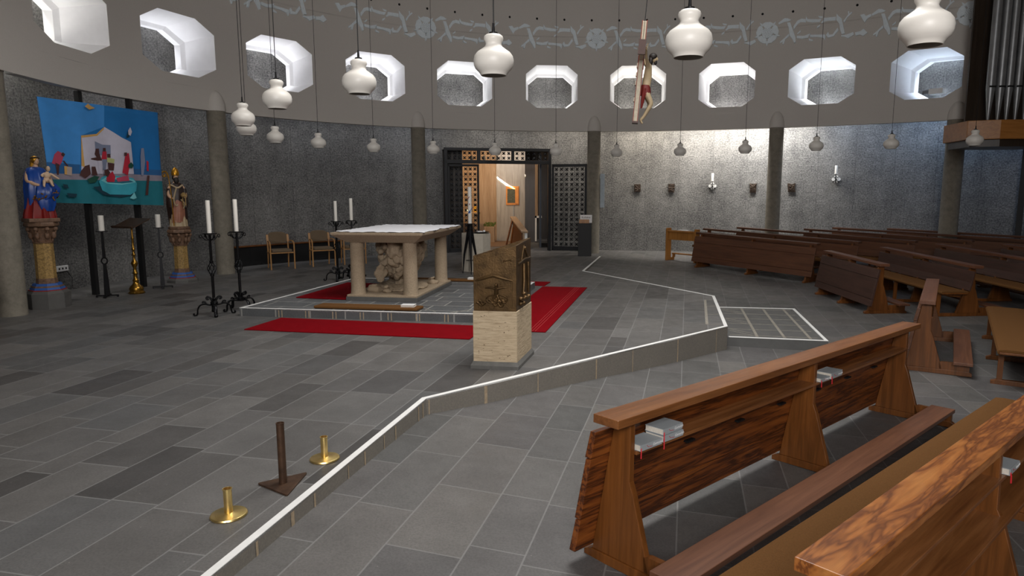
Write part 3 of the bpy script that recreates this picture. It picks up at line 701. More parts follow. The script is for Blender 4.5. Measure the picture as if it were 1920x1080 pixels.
# short screen and the pew behind it, at the corner
pew((4.66, 8.13, .54), (5.88, 10.13, .55), 'short pew screen seen end-on, kneeler to its right, beyond the long front screen', False, True, [.14, 2.2], rail='kneel', front='brownplank')
n0 = Vector((.4590+.05, -.8884+.03, 0)); 
pa = Vector((5.2, 7.44, 0)) + Vector((.855, -.519, 0))*.5; pb = Vector((6.85, 10.16, 0)) + Vector((.855, -.519, 0))*.5
pew((pa.x, pa.y, fz(pa.x, pa.y)+.9), (pb.x, pb.y, fz(pb.x, pb.y)+.9), 'pew with brown seat cut by the right frame edge, behind the short end-on screen', True, True, [.3, 1.6, 3.0])
MR = [((6.04, 11.84), (5.95, 14.01), False, 'dark purplish pew screen with sloping planks, foremost of the middle block'), ((7.48, 11.54), (7.34, 14.48), True, 'pew with brown seat right behind the purplish screen in the middle block'),
      ((8.95, 11.0), (8.70, 14.80), True, 'third pew of the middle block, running out at the right edge'), ((10.2, 11.2), (9.93, 14.5), True, 'rearmost visible pew of the middle block at the right edge')]
for a, c, st, lab in MR:
    pew((*a, fz(*a)+.9), (*c, fz(*c)+.9), lab, st, True, [.12, 1.1, 2.05] if not st else None, rail='kneel')
nb, db = Vector((.788, .616, 0)), Vector((-.616, .788, 0))
RR = [(14.36, (6.16, 15.12), (4.23, 17.89), False, 'long brown pew screen with sloping front, foremost of the far block by the bright wall'),
      (15.30, (7.35, 15.46), (4.75, 18.95), True, 'second pew of the far block, directly behind its front screen'), (16.22, (8.55, 15.35), (5.65, 19.10), True, 'third pew of the far block by the bright wall'),
      (17.1, (9.78, 15.25), (7.27, 18.45), True, 'fourth pew of the far block, left end right of the column'), (17.97, (11.1, 14.95), (8.15, 18.72), True, 'fifth pew of the far block before the dark wall'),
      (18.84, (11.6, 15.65), (9.45, 18.38), True, 'rearmost pew of the far block along the dark right wall')]
for k, a, c, st, lab in RR:
    a = Vector((*a, 0)); c = Vector((*c, 0)); a += nb*(k-a.dot(nb)); c += nb*(k-c.dot(nb))
    pew((a.x, a.y, fz(a.x, a.y)+.9), (c.x, c.y, fz(c.x, c.y)+.9), lab, st, k < 18.5, front='brownplank', rail='brownplank', tight=True)
# light oak prayer desk at the left end of the far block
dk = empty('prayer_desk', (3.75, 18.94, fz(3.75, 18.94)), R(-52), 'light oak prayer desk with two end boards, left of the far pews', 'prayer desk')
LD = .98
for x in (0, LD):
    b = MB(); b.prism([(-.09, 0), (-.09, .86), (-.07, .9), (.07, .9), (.09, .86), (.09, .08), (.24, .08), (.24, 0)], x-.03, x+.03, 'x'); b.build('end_board', 'oak', dk, bevel=.01)
b = MB(); b.box((.03, -.05, .58), (LD-.03, -.01, .84)); b.build('front_rail', 'oak', dk, bevel=.003)
b = MB(); b.box((.03, -.10, .80), (LD-.03, .10, .83)); b.build('desk_top', 'oak', dk, bevel=.003)
b = MB(); b.box((.03, .12, .17), (LD-.03, .23, .20)); b.box((.03, .14, .08), (.07, .22, .17)); b.box((LD-.07, .14, .08), (LD-.03, .22, .17)); b.build('kneeler', 'oak', dk, bevel=.003)
b = MB(); b.box((0, 0, 0), (.3, .17, .01)); b.box((.02, .02, .01), (.26, .15, .02), (0, 0, .05)); tag(b.build('open_booklet', 'white', None, loc=(3.93, 18.68, fz(3.75, 18.94)+.836), rz=R(-52)), 'white open booklet lying on the light oak prayer desk', 'booklet')
# ================================================================== BRASS AND STEEL STANDS ON THE CHANCEL EDGE
for (x, y), lab in (((-1.75, 3.7), 'polished brass holder with round foot, left and nearest of the three floor stands'), ((-1.45, 4.53), 'polished brass holder with round foot, right of the tall brown stand')):
    r = empty('brass_candle_socket', (x, y, 0), 0, lab, 'candle holder', 'brass sockets on the step edge')
    b = MB(); b.lathe([(.098, 0), (.102, .006), (.098, .014), (.09, .017), (.03, .019), (.025, .022), (0, .022)], seg=40); b.build('round_foot', 'brass', r, smooth=True)
    b = MB(); b.lathe([(.0235, .02), (.0235, .158), (.027, .16), (.027, .164), (.021, .164), (.021, .06), (0, .06)], seg=24); b.build('socket_tube', 'brass', r, smooth=True)
r = empty('steel_stand', (-1.59, 4.12, 0), 0, 'brown steel tube on a triangular base plate, between the two brass holders', 'stand')
b = MB(); tri = [Vector((-1.755, 4.115)), Vector((-1.50, 3.94)), Vector((-1.49, 4.29))]; P = []
cen = sum(tri, Vector((0, 0)))/3
for i in range(3):
    p, q, s = tri[i-1], tri[i], tri[(i+1) % 3]
    for t_ in (0, .5, 1):
        a_ = q.lerp(p, .06); c_ = q.lerp(s, .06); P.append(tuple((a_.lerp(q, t_)*(1-t_) + q.lerp(c_, t_)*t_) - Vector((-1.59, 4.12))))
b.prism(P, 0, .012); b.build('triangular_base', 'rust', r, bevel=.002)
b = MB(); b.lathe([(.0245, .012), (.024, .40), (.026, .402), (.026, .407), (.021, .407), (.021, .3), (0, .3)], seg=20); b.build('tube', 'rust', r, smooth=True)
# ================================================================== AMBO
am = empty('lectern', (-.17, 6.93, 0), 0, 'bronze relief lectern with slanted top on a pale limestone block', 'lectern')
d0 = Vector((-.46, .07)); d1_ = Vector((.15, .66))
def aq(o0, o1, s=0.): 
    A0, B0 = Vector((0, 0)), d0; C0 = d0+d1_; D0 = d1_
    ce = (A0+C0)/2; return [tuple(p + (p-ce).normalized()*s) for p in (A0, B0, C0, D0)]
b = MB(); b.prism(aq(0, 0, .04), 0, .035); b.add([(*p, .035) for p in aq(0, 0, .04)] + [(*p, .075) for p in aq(0, 0, .004)], [(0, 1, 5, 4), (1, 2, 6, 5), (2, 3, 7, 6), (3, 0, 4, 7)]); b.build('mortar_base', 'mortar', am)
b = MB(); b.prism(aq(0, 0), .035, .61); b.build('stone_block', 'limestone', am, bevel=.004)
top = [1.29, 1.185, 1.19, 1.33]; q = aq(0, 0, -.012); qi = aq(0, 0, -.055)
b = MB(); n = 4
b.add([(*p, .61) for p in q] + [(*p, h) for p, h in zip(q, top)] + [(*p, h) for p, h in zip(qi, top)] + [(*p, .75) for p in qi],
      [(3, 2, 1, 0)] + [(i, (i+1) % 4, 4+(i+1) % 4, 4+i) for i in range(4)] + [(4+i, 4+(i+1) % 4, 8+(i+1) % 4, 8+i) for i in range(4)] + [(8+i, 8+(i+1) % 4, 12+(i+1) % 4, 12+i) for i in range(4)] + [(12, 13, 14, 15)])
b.build('bronze_shell', 'bronze', am, bevel=.003)
A0, B0 = Vector(q[0]), Vector(q[1]); fd = (B0-A0).normalized(); fn = Vector((fd.y, -fd.x)); fn = fn if fn.y < 0 else -fn
def fp(u, z, o=0.):   # u from right (0) to left (1) on the front face
    p = A0.lerp(B0, u) + fn*o; return Vector((p.x, p.y, z))
b = MB()
b.tube([fp(.08, .93, .004), fp(.30, .955, .014), fp(.53, .985, .016), fp(.76, .955, .014), fp(.95, .925, .004)], [.008, .016, .018, .016, .008], 8)
b.tube([fp(.53, .985, .004), fp(.52, 1.1, .005), fp(.54, 1.2, .003)], [.006, .004, .003], 6)
b.tube([fp(.10, .93, .003), fp(.11, .75, .004), fp(.10, .64, .002)], .006, 6); b.tube([fp(.93, .92, .003), fp(.9, .7, .004), fp(.88, .63, .002)], .005, 6)
b.build('relief_frame', 'bronze', am, smooth=True)
b = MB(); b.ball(fp(.46, .885, .02), (.016, .014, .02)); b.tube([fp(.46, .87, .014), fp(.46, .80, .018), fp(.47, .76, .012)], [.018, .022, .012], 8)
b.tube([fp(.22, .865, .012), fp(.33, .86, .02), fp(.46, .845, .018), fp(.60, .86, .018), fp(.72, .855, .012)], [.007, .009, .012, .009, .007], 7)
b.tube([fp(.45, .79, .014), fp(.40, .74, .02), fp(.42, .70, .012)], [.013, .013, .008], 7); b.tube([fp(.48, .79, .014), fp(.52, .74, .02), fp(.49, .70, .012)], [.013, .013, .008], 7)
b.build('relief_figure', 'bronze', am, smooth=True)
b = MB(); rnd = random.Random(8)
for k in range(13):
    u = rnd.uniform(.25, .85); z = .67+rnd.uniform(0, .07); r_ = rnd.uniform(.04, .13)
    b.tube([fp(u-r_, z, .0), fp(u-r_*.5, z-.02+rnd.uniform(-.01, .02), .014), fp(u, z+rnd.uniform(-.02, .02), .018), fp(u+r_*.6, z+.015, .014), fp(min(.95, u+r_), z+rnd.uniform(-.02, .03), .0)], [.003, .011, .014, .010, .003], 7)
b.tube([fp(.45+.25*math.cos(a), .735+.05*math.sin(a), .012) for a in [k*.45 for k in range(15)]], .007, 6)
for k in range(9):
    u = .3-k*.022; b.tube([fp(u, 1.12+k*.004, .002), fp(u-.02, 1.145, .008), fp(u-.05, 1.13+.01*(k % 3), .002)], .004, 5)
b.build('relief_waves', 'bronze', am, smooth=True)
D0 = Vector(q[3]); sd = (D0-A0); sn = Vector((sd.y, -sd.x)).normalized()
def sp(u, z, o=0.): p = A0.lerp(D0, u)+sn*o; return Vector((p.x, p.y, z))
b = MB()
b.tube([sp(.1, 1.1, .004), sp(.5, 1.13, .012), sp(.95, 1.12, .004)], .009, 6); b.tube([sp(.5, 1.27, .004), sp(.3, 1.12, .008)], .007, 6); b.tube([sp(.5, 1.27, .004), sp(.75, 1.13, .008)], .007, 6)
b.tube([sp(.45, 1.08, .01), sp(.45, .9, .012), sp(.42, .74, .008)], [.012, .014, .01], 6); b.tube([sp(.75, 1.08, .01), sp(.75, .9, .012), sp(.78, .74, .008)], [.012, .014, .01], 6)
b.ball(sp(.5, 1.24, .01), .02)
for k in range(9): b.ball(sp(rnd.uniform(.15, .95), .66+rnd.uniform(0, .12), .01), (.03, .03, .022))
b.build('side_relief', 'bronze', am, smooth=True)
# ================================================================== ALTAR
al = empty('stone_altar', (-1.81, 10.51, .12), 0, 'stone altar on four round columns with carved figures beneath, white cloth on top', 'altar')
uA = Vector((-.989, .148)); vA = Vector((.148, .989)); W_, L_ = 1.17, 2.03
def ar(u, v): p = uA*u + vA*v; return (p.x, p.y)
def aquad(i): return [ar(-i, -i), ar(W_+i, -i), ar(W_+i, L_+i), ar(-i, L_+i)]
b = MB(); b.prism(aquad(0), 0, .065); b.build('dark_plinth', 'plinth', al, bevel=.004)
b = MB(); b.prism(aquad(-.012), .065, .095); b.build('base_slab', 'stone', al, bevel=.004)
for u, v in ((.15, .15), (W_-.15, .15), (.15, L_-.17), (W_-.15, L_-.17)):
    b = MB(); x, y = ar(u, v); b.lathe([(.125, .095), (.118, .12), (.113, .2), (.108, .93)], (x, y, 0), 28); b.build('altar_column', 'stone', al, smooth=True)
b = MB(); lo, hi, hh = aquad(-.03), aquad(.15), aquad(.155)
b.add([(*p, .925) for p in lo] + [(*p, 1.05) for p in hi] + [(*p, 1.085) for p in hh], [(3, 2, 1, 0), (8, 9, 10, 11)] + [(i, (i+1) % 4, 4+(i+1) % 4, 4+i) for i in range(4)] + [(4+i, 4+(i+1) % 4, 8+(i+1) % 4, 8+i) for i in range(4)])
b.build('altar_slab', 'stone', al, bevel=.004)
b = MB(); rnd = random.Random(3); n = 44; m = 30; vs = []
for j in range(m+1):
    for i in range(n+1):
        u = -.15+(W_+.27)*i/n; v = -.10+(L_+.22)*j/m; e = min(i, n-i, j, m-j)
        u += (.02*math.sin(v*9)+.012*math.sin(v*23)) if i in (0, n) else 0; v += (.03*math.sin(u*11+1)+.015*math.sin(u*31)) if j in (0, m) else 0
        x, y = ar(u, v); vs.append((x, y, 1.09 + .003*math.sin(u*15)*math.sin(v*12) + (.004*math.sin(u*33+v*27) if e < 2 else 0)))
b.add(vs, [(j*(n+1)+i, j*(n+1)+i+1, (j+1)*(n+1)+i+1, (j+1)*(n+1)+i) for j in range(m) for i in range(n)])
c_ = b.build('altar_cloth', 'cloth', None, smooth=True, loc=(-1.81, 10.51, .125)); tag(c_, 'white linen cloth with wavy edges spread over the stone altar top', 'altar cloth'); sm = c_.modifiers.new('thick', 'SOLIDIFY'); sm.thickness = .006; sm.offset = 1
# carved figure group under the slab
b = MB(); rnd = random.Random(11); cxv = (.60, 1.0)
def blob(u, v, z, ru, rv, rz_, rot=(0, 0, 0)):
    x, y = ar(u, v); b.ball((x, y, z), (ru, rv, rz_), 16, 10, rot=rot)
blob(.60, 1.0, .56, .27, .34, .34); blob(.6, 1.0, .80, .32, .42, .18); blob(.6, .95, .18, .10, .10, .13); blob(.6, 1.0, .115, .45, .62, .035)
for k in range(64):
    a = rnd.uniform(0, 2*PI); z = rnd.uniform(.34, .90); rr = .13+.26*math.sin(min(1.5, (z-.2)*2.6))
    blob(.6+rr*math.cos(a)*.85, 1.0+rr*1.35*math.sin(a), z, rnd.uniform(.045, .085), rnd.uniform(.04, .075), rnd.uniform(.08, .15), (rnd.uniform(-.7, .7), rnd.uniform(-.7, .7), rnd.uniform(0, 3)))
for k in range(14):   # small heads among the robes
    a = k*.45+.1; z = rnd.uniform(.55, .86); rr = .36; blob(.6+rr*math.cos(a)*.9, 1.0+rr*1.25*math.sin(a), z, .045, .045, .055)
x, y = ar(.72, .62)
for k in range(10):   # fan of ribs like a shell
    a = -1.1+k*.24; p = Vector((x, y, .40)); e = p + Vector((-.16*math.cos(a), -.14, .17*math.sin(a)-.02)); b.tube([p, p.lerp(e, .5)+Vector((0, -.02, .02)), e], [.03, .035, .02], 8)
for (u, v, s_) in ((.85, .42, .11), (.25, .48, .07), (.95, 1.5, .08), (.2, 1.5, .09), (.6, .3, .06)):
    blob(u, v, .125, s_, s_*.8, s_*.55)
    xx, yy = ar(u, v); b.tube([(xx+s_*(1-k*.07)*math.cos(k*.7), yy+s_*.8*(1-k*.07)*math.sin(k*.7), .12+.012*k) for k in range(9)], .018, 6)
fg = b.build('carved_figure_group', 'stone', al)
rm = fg.modifiers.new('remesh', 'REMESH'); rm.mode = 'VOXEL'; rm.voxel_size = .0125; rm.use_smooth_shade = True
tx = bpy.data.textures.new('carving', 'VORONOI'); tx.noise_scale = .09; dm = fg.modifiers.new('chisel', 'DISPLACE'); dm.texture = tx; dm.strength = .05; dm.mid_level = .4
# ---- kneeling pads, carpets
def slab_thing(name, poly, z, h, mat, label, cat, group=None, bev=.004):
    c = sum((Vector(p) for p in poly), Vector((0, 0)))/len(poly); b = MB(); b.prism([(x-c.x, y-c.y) for x, y in poly], 0, h)
    return tag(b.build(name, mat, None, loc=(c.x, c.y, z), bevel=bev), label, cat, group)
slab_thing('kneeling_pad', [(-3.25, 9.95), (-1.68, 9.70), (-1.62, 9.95), (-3.18, 10.21)], .125, .04, 'felt', 'long brown felt pad on the front edge of the altar platform', 'kneeling pad', None, .012)
slab_thing('kneeling_pad', [(-2.35, 13.10), (-.50, 12.78), (-.45, 12.95), (-2.30, 13.28)], .125, .04, 'felt', 'long brown felt pad behind the altar, at the back edge of the platform', 'kneeling pad', None, .012)
def white_box(x, y, rz, lab):
    r = empty('white_booklet', (x, y, .166), rz, lab, 'booklet')
    b = MB(); b.box((-.10, -.07, 0), (.10, .07, .004)); b.box((-.10, -.07, .026), (.10, .07, .03)); b.build('cover', 'white', r); b = MB(); b.box((-.095, -.065, .004), (.095, .065, .026)); b.build('page_block', 'pages', r)
white_box(-1.83, 9.87, -.1, 'small white booklet at the right end of the front brown pad'); white_box(-1.15, 12.98, -.15, 'small white booklet on the brown pad behind the altar, left of the bronze lectern')
def carpet(poly, z, label, lines=None):
    o = slab_thing('red_carpet', poly, z, .012, 'carpet', label, 'carpet', 'red carpets round the altar', .003)
    if lines:
        c = sum((Vector(p) for p in poly), Vector((0, 0)))/len(poly); b = MB()
        A1, B1 = Vector(poly[lines[0]])-c, Vector(poly[lines[1]])-c; inn = (Vector((0, 0))-(A1+B1)/2).normalized()
        for k in (.14, .18, .22): tline(b, A1+inn*k, B1+inn*k, .008, .0121, .0015)
        b.build('woven_stripe', 'carpet_line', o)
carpet([(-3.87, 8.96), (-.80, 8.36), (-.62, 9.18), (-3.68, 9.80)], .001, 'long red carpet on the floor in front of the altar platform')
carpet([(.16, 8.79), (1.03, 12.94), (.18, 13.08), (-.62, 8.93)], .001, 'red carpet on the floor to the right of the altar platform, behind the lectern', (0, 1))
carpet([(-3.0, 10.74), (-2.76, 12.55), (-3.50, 12.75), (-3.85, 10.94)], .125, 'red carpet on the altar platform, left of the altar')
carpet([(.22, 13.2), (.35, 13.75), (-.35, 13.9), (-.45, 13.35)], .001, 'small end of a red carpet behind the right corner of the altar platform')
# ================================================================== CANDLES AND IRON STANDS
def candle(x, y, z, h, r_, label, group=None, mat='candle', name='candle'):
    r = empty(name, (x, y, z), 0, label, 'candle', group)
    b = MB(); b.lathe([(r_, 0), (r_, h-.004), (r_*.9, h), (r_*.55, h-.004), (0, h-.008)], seg=20); b.build('wax', mat, r, smooth=True)
    b = MB(); b.tube([(0, 0, h-.008), (.002, 0, h+.012)], .002, 5); b.build('wick', 'blackmatte', r); return r
def scroll(b, base, dirv, pts, w=.012, t=.006):
    """flat iron bar bent in a vertical plane; pts = (distance outwards, height)"""
    P = [Vector(base) + Vector((dirv[0]*d, dirv[1]*d, z)) for d, z in pts]; b.tube(P, w, 6, flat=t/w)
def sm_pts(pts, n=4):
    out = []
    for i in range(len(pts)-1):
        p0 = Vector(pts[max(i-1, 0)]); p1 = Vector(pts[i]); p2 = Vector(pts[i+1]); p3 = Vector(pts[min(i+2, len(pts)-1)])
        for k in range(n):
            t = k/n; out.append(tuple(.5*((2*p1)+(p2-p0)*t+(2*p0-5*p1+4*p2-p3)*t*t+(3*p1-p0-3*p2+p3)*t**3)))
    out.append(tuple(pts[-1])); return out
def iron_candlestick(x, y, rz, label):
    r = empty('iron_candlestick', (x, y, 0), rz, label, 'candlestick', 'wrought iron altar candlesticks')
    b = MB(); b.tube([(0, 0, .17), (0, 0, .62)], .021, 8); b.tube([(0, 0, .78), (0, 0, 1.20)], [.021, .018], 8); b.lathe([(.0, .13), (.05, .16), (.055, .19), (.03, .22), (.0, .23)], seg=12); b.build('stem', 'black', r, smooth=True)
    b = MB()
    for k in range(6):
        a = k*PI/3; b.tube([(.02*math.cos(a), .02*math.sin(a), .60)] + [((.015+.045*math.sin(q*PI/6))*math.cos(a+q*.3), (.015+.045*math.sin(q*PI/6))*math.sin(a+q*.3), .60+q*.19/6) for q in range(7)], .0065, 6)
    b.lathe([(.03, .585), (.03, .61), (.02, .62)], seg=12); b.lathe([(.02, .775), (.03, .79), (.03, .81), (.0, .815)], seg=12); b.build('twisted_knop', 'black', r, smooth=True)
    b = MB(); b.lathe([(0, 1.205), (.10, 1.21), (.105, 1.222), (.10, 1.225), (0, 1.222)], seg=24); b.build('drip_pan', 'black', r, smooth=True)
    b = MB()
    for k in range(4):
        a = k*PI/2+.4; d = (math.cos(a), math.sin(a))
        scroll(b, (0, 0, 0), d, sm_pts([(.02, 1.13), (.05, 1.12), (.085, 1.14), (.115, 1.18), (.13, 1.205), (.15, 1.195), (.15, 1.165), (.132, 1.158), (.128, 1.175)]), .009, .006)
    b.build('pan_scrolls', 'black', r)
    for k in range(4):
        a = k*PI/2; d = (math.cos(a), math.sin(a)); b = MB()
        scroll(b, (0, 0, 0), d, sm_pts([(.02, .15), (.07, .155), (.13, .17), (.19, .155), (.225, .10), (.232, .04), (.245, .012), (.275, .010), (.285, .03), (.27, .04)]), .025, .012)
        scroll(b, (0, 0, 0), d, sm_pts([(.02, .20), (.05, .26), (.085, .275), (.10, .255), (.085, .24), (.075, .25)]), .016, .009)
        scroll(b, (0, 0, 0), d, sm_pts([(.11, .17), (.125, .20), (.15, .205), (.155, .185)]), .013, .008)
        b.build('leg', 'black', r, smooth=True)
    return r
C1 = iron_candlestick(-4.79, 10.11, .5, 'black wrought iron candlestick, front left one of the pair at the platform corner')
dup(C1, (-4.58, 10.55, 0), .95, 'black wrought iron candlestick, right one of the pair touching the platform corner')
dup(C1, (-4.05, 14.05, 0), .2, 'black wrought iron candlestick behind the altar, left one of the far pair')
dup(C1, (-3.85, 14.50, 0), .7, 'black wrought iron candlestick behind the altar, right one of the far pair')
candle(-4.79, 10.11, 1.226, .48, .031, 'tall white candle on the front left iron candlestick', 'tall altar candles'); candle(-4.58, 10.55, 1.226, .49, .031, 'tall white candle on the iron candlestick at the platform corner', 'tall altar candles')
candle(-4.05, 14.05, 1.226, .41, .031, 'tall white candle behind the altar, left one of the far pair', 'tall altar candles'); candle(-3.85, 14.50, 1.226, .46, .034, 'tall white candle behind the altar, right one of the far pair', 'tall altar candles')
def post_stand(x, y, rz, label):
    r = empty('iron_post_candlestick', (x, y, 0), rz, label, 'candlestick', 'plain iron candlesticks by the wall')
    b = MB(); b.lathe([(.055, .04), (.030, .58)], seg=4, rot0=PI/4); b.lathe([(.029, .69), (.022, 1.14)], seg=4, rot0=PI/4); b.build('tapered_post', 'black', r)
    b = MB(); b.tube([(.045*math.cos(a), 0, .635+.055*math.sin(a)) for a in [k*2*PI/16 for k in range(17)]], .012, 6); b.build('ring', 'black', r, smooth=True)
    b = MB(); b.lathe([(0, 1.14), (.095, 1.147), (.095, 1.155), (0, 1.156)], seg=20); b.build('drip_pan', 'black', r)
    b = MB()
    for k in range(4): a = k*PI/2; b.box((.0, -.02, .02), (.17, .02, .04), (0, 0, a), (0, 0, 0)); b.box((.15, -.022, 0), (.175, .022, .03), (0, 0, a), (0, 0, 0))
    b.build('cross_foot', 'black', r); return r
post_stand(-7.46, 11.82, .3, 'plain black iron candlestick left of the old brass lectern'); post_stand(-7.09, 12.94, .5, 'plain black iron candlestick between the brass lectern and the bishop statue')
candle(-7.46, 11.82, 1.158, .265, .045, 'white pillar candle left of the old brass lectern', None); candle(-7.09, 12.94, 1.158, .245, .045, 'white pillar candle to the left of the bishop statue', None)
# old brass lectern
r = empty('brass_music_lectern', (-7.2, 12.26, 0), R(-25), 'old brass lectern with turned stem and tilted dark top under the blue banner', 'lectern')
b = MB(); pr = [(.13, 0), (.14, .02), (.11, .05), (.12, .09), (.10, .13), (.06, .17), (.045, .21), (.055, .24), (.035, .27), (.03, .34), (.045, .37), (.03, .40), (.027, .47), (.05, .52), (.058, .55), (.045, .58), (.024, .61), (.022, .68), (.036, .70), (.022, .72), (.02, .78), (.034, .80), (.02, .83), (.018, .98), (.026, 1.0), (.016, 1.02), (.015, 1.22)]
b.lathe(pr, seg=20); b.build('turned_stem', 'oldbrass', r, smooth=True)
b = MB(); b.box((-.28, -.19, -.008), (.28, .19, .008), (R(24), 0, 0), (0, 0, 0)); b.box((-.28, -.2, -.0), (.28, -.17, .035), (R(24), 0, 0), (0, 0, 0)); o = b.build('slanted_top', 'rust', r); o.location = (0, 0, 1.27)
# ---- posts and the hanging banner
PT = [(-7.84, 12.10), (-7.56, 13.12)]
for (x, y), lab in zip(PT, ('black flat post behind the banner, left one', 'black flat post behind the banner, right one')):
    b = MB(); b.box((-.05, -.035, 0), (.05, .035, 3.54)); tag(b.build('banner_post', 'blackmatte', None, loc=(x, y, 0), rz=R(-12)), lab, 'post', 'black posts behind the banner')
BA, BB = Vector((-7.99, 11.3, 3.345)), Vector((-7.235, 13.5, 3.335)); BC_, BD = Vector((-7.28, 13.5, 1.56)), Vector((-7.91, 11.3, 1.65))
bn = Vector((.95, -.31, 0)).normalized()
def bp(u, v, o=0.):   # u left-right, v bottom-top
    p = BD.lerp(BC_, u).lerp(BA.lerp(BB, u), v); return p + bn*(o + .025*math.sin(u*21+v*1.5)*(1-.6*v) + .006*math.sin(u*47)*(1-v))
BO = bp(0, 1).copy()
root = empty('painted_banner', BO, 0, 'large blue cloth banner with a beach scene, hung on two black posts', 'banner')
b = MB(); n, m = 120, 20
b.add([bp(i/n, j/m)-BO for j in range(m+1) for i in range(n+1)], [(j*(n+1)+i, j*(n+1)+i+1, (j+1)*(n+1)+i+1, (j+1)*(n+1)+i) for j in range(m) for i in range(n)])
o = b.build('banner_cloth', 'b_midblue', root, smooth=True); s_ = o.modifiers.new('thick', 'SOLIDIFY'); s_.thickness = .004; s_.offset = -1
SHP = [
('paleblue',[(0,1.0),(.557,1.0),(.543,.784),(.327,.673),(.3,.385),(0,.387),(0,.631)]),
('sea',[(0,.387),(.294,.385),(.284,.281),(0,.278)]),('sea',[(.763,.38),(1,.385),(1,.325),(.763,.309)]),
('sand',[(0,.278),(.3,.295),(.75,.32),(1,.325),(1,.265),(0,.223)]),('teal',[(0,.223),(1,.265),(1,0),(0,0)]),
('white',[(.543,.784),(.672,.693),(.755,.655),(.758,.323),(.298,.295),(.327,.673),(.467,.705)]),
('orange',[(.327,.673),(.467,.705),(.543,.784),(.534,.755),(.471,.686),(.329,.651),(.328,.361),(.304,.373)]),
('grey',[(.442,.629),(.509,.603),(.578,.605),(.573,.502),(.435,.488)]),
('pink',[(.073,.468),(.112,.503),(.166,.476),(.136,.399),(.106,.359),(.036,.379)]),('skin',[(.137,.474),(.157,.494),(.176,.477),(.161,.451),(.143,.456)]),
('skin',[(.068,.387),(.107,.372),(.083,.271),(.069,.27)]),('skin',[(.141,.411),(.159,.413),(.193,.359),(.181,.354)]),
('sandbox',[(.15,.362),(.224,.354),(.212,.271),(.143,.28)]),('orange',[(.15,.362),(.176,.357),(.164,.277),(.143,.28)]),
('skin',[(.441,.555),(.47,.559),(.469,.512),(.488,.44),(.447,.436),(.384,.444),(.387,.455),(.438,.469),(.424,.501)]),
('white',[(.447,.436),(.497,.441),(.475,.305),(.449,.303)]),('red',[(.503,.535),(.538,.539),(.536,.458),(.483,.453)]),
('skin',[(.509,.57),(.533,.572),(.532,.536),(.506,.533)]),('grey',[(.489,.453),(.536,.458),(.514,.348),(.485,.346)]),
('yellow',[(.538,.478),(.595,.463),(.589,.421),(.534,.43)]),('skin',[(.541,.512),(.564,.515),(.567,.477),(.54,.474)]),('skin',[(.539,.424),(.591,.419),(.582,.346),(.54,.35)]),
('red',[(.687,.528),(.717,.538),(.721,.447),(.692,.305),(.647,.33)]),('skin',[(.676,.538),(.7,.543),(.697,.508),(.674,.505)]),
('skin',[(.289,.32),(.324,.374),(.361,.39),(.363,.298),(.316,.25),(.278,.281)]),('skin',[(.376,.371),(.411,.374),(.424,.289),(.373,.286)]),
('grey',[(.834,.602),(.854,.604),(.859,.46),(.84,.314),(.822,.313),(.825,.514)]),('red',[(.869,.476),(.885,.463),(.882,.361),(.867,.367)]),
('skin',[(.869,.316),(.887,.317),(.867,.106),(.846,.105)]),('green',[(.701,.417),(.727,.445),(.751,.415),(.734,.381),(.699,.386)]),
('green',[(.327,.244),(.39,.28),(.437,.276),(.395,.215),(.341,.203)]),('dark',[(.706,.698),(.722,.757),(.741,.774),(.729,.701)]),
('white',[(.726,.771),(.749,.81),(.762,.763),(.744,.718),(.726,.729)]),('dark',[(.367,.168),(.463,.184),(.742,.11),(.619,.073),(.454,.091)]),
('cyan',[(.426,.223),(.454,.27),(.522,.301),(.731,.279),(.769,.224),(.751,.146),(.694,.102),(.526,.099),(.447,.137)]),
('cyanlight',[(.445,.237),(.52,.287),(.73,.262),(.758,.238),(.631,.204),(.501,.21)]),('dark2',[(.487,.245),(.553,.258),(.706,.252),(.734,.237),(.632,.218),(.514,.22)]),
('red',[(.501,.266),(.566,.338),(.585,.284),(.574,.229),(.503,.226)]),('skin',[(.488,.343),(.527,.359),(.547,.323),(.519,.274),(.491,.293)]),
('pink',[(.589,.271),(.686,.304),(.694,.249),(.598,.233)]),('cyanlight',[(.685,.067),(.726,.131),(.745,.071),(.714,.056)]),
('dark',[(.096,.184),(.142,.179),(.15,.142),(.103,.147)]),('dark',[(.12,.097),(.227,.093),(.211,.058),(.14,.06)]),('orange',[(.373,.961),(.404,.993),(.43,.972),(.463,.958),(.41,.935)])]
mats = ['b_'+k for k in BC]; keys = list(BC)
def clip(P, axis, c, keep):
    out = []
    for i in range(len(P)):
        a, q = P[i-1], P[i]; ia = (a[axis]-c)*keep >= 0; iq = (q[axis]-c)*keep >= 0
        if ia != iq:
            t = (c-a[axis])/(q[axis]-a[axis]); out.append((a[0]+(q[0]-a[0])*t, a[1]+(q[1]-a[1])*t))
        if iq: out.append(q)
    return out
b = MB()
bmm = bmesh.new()
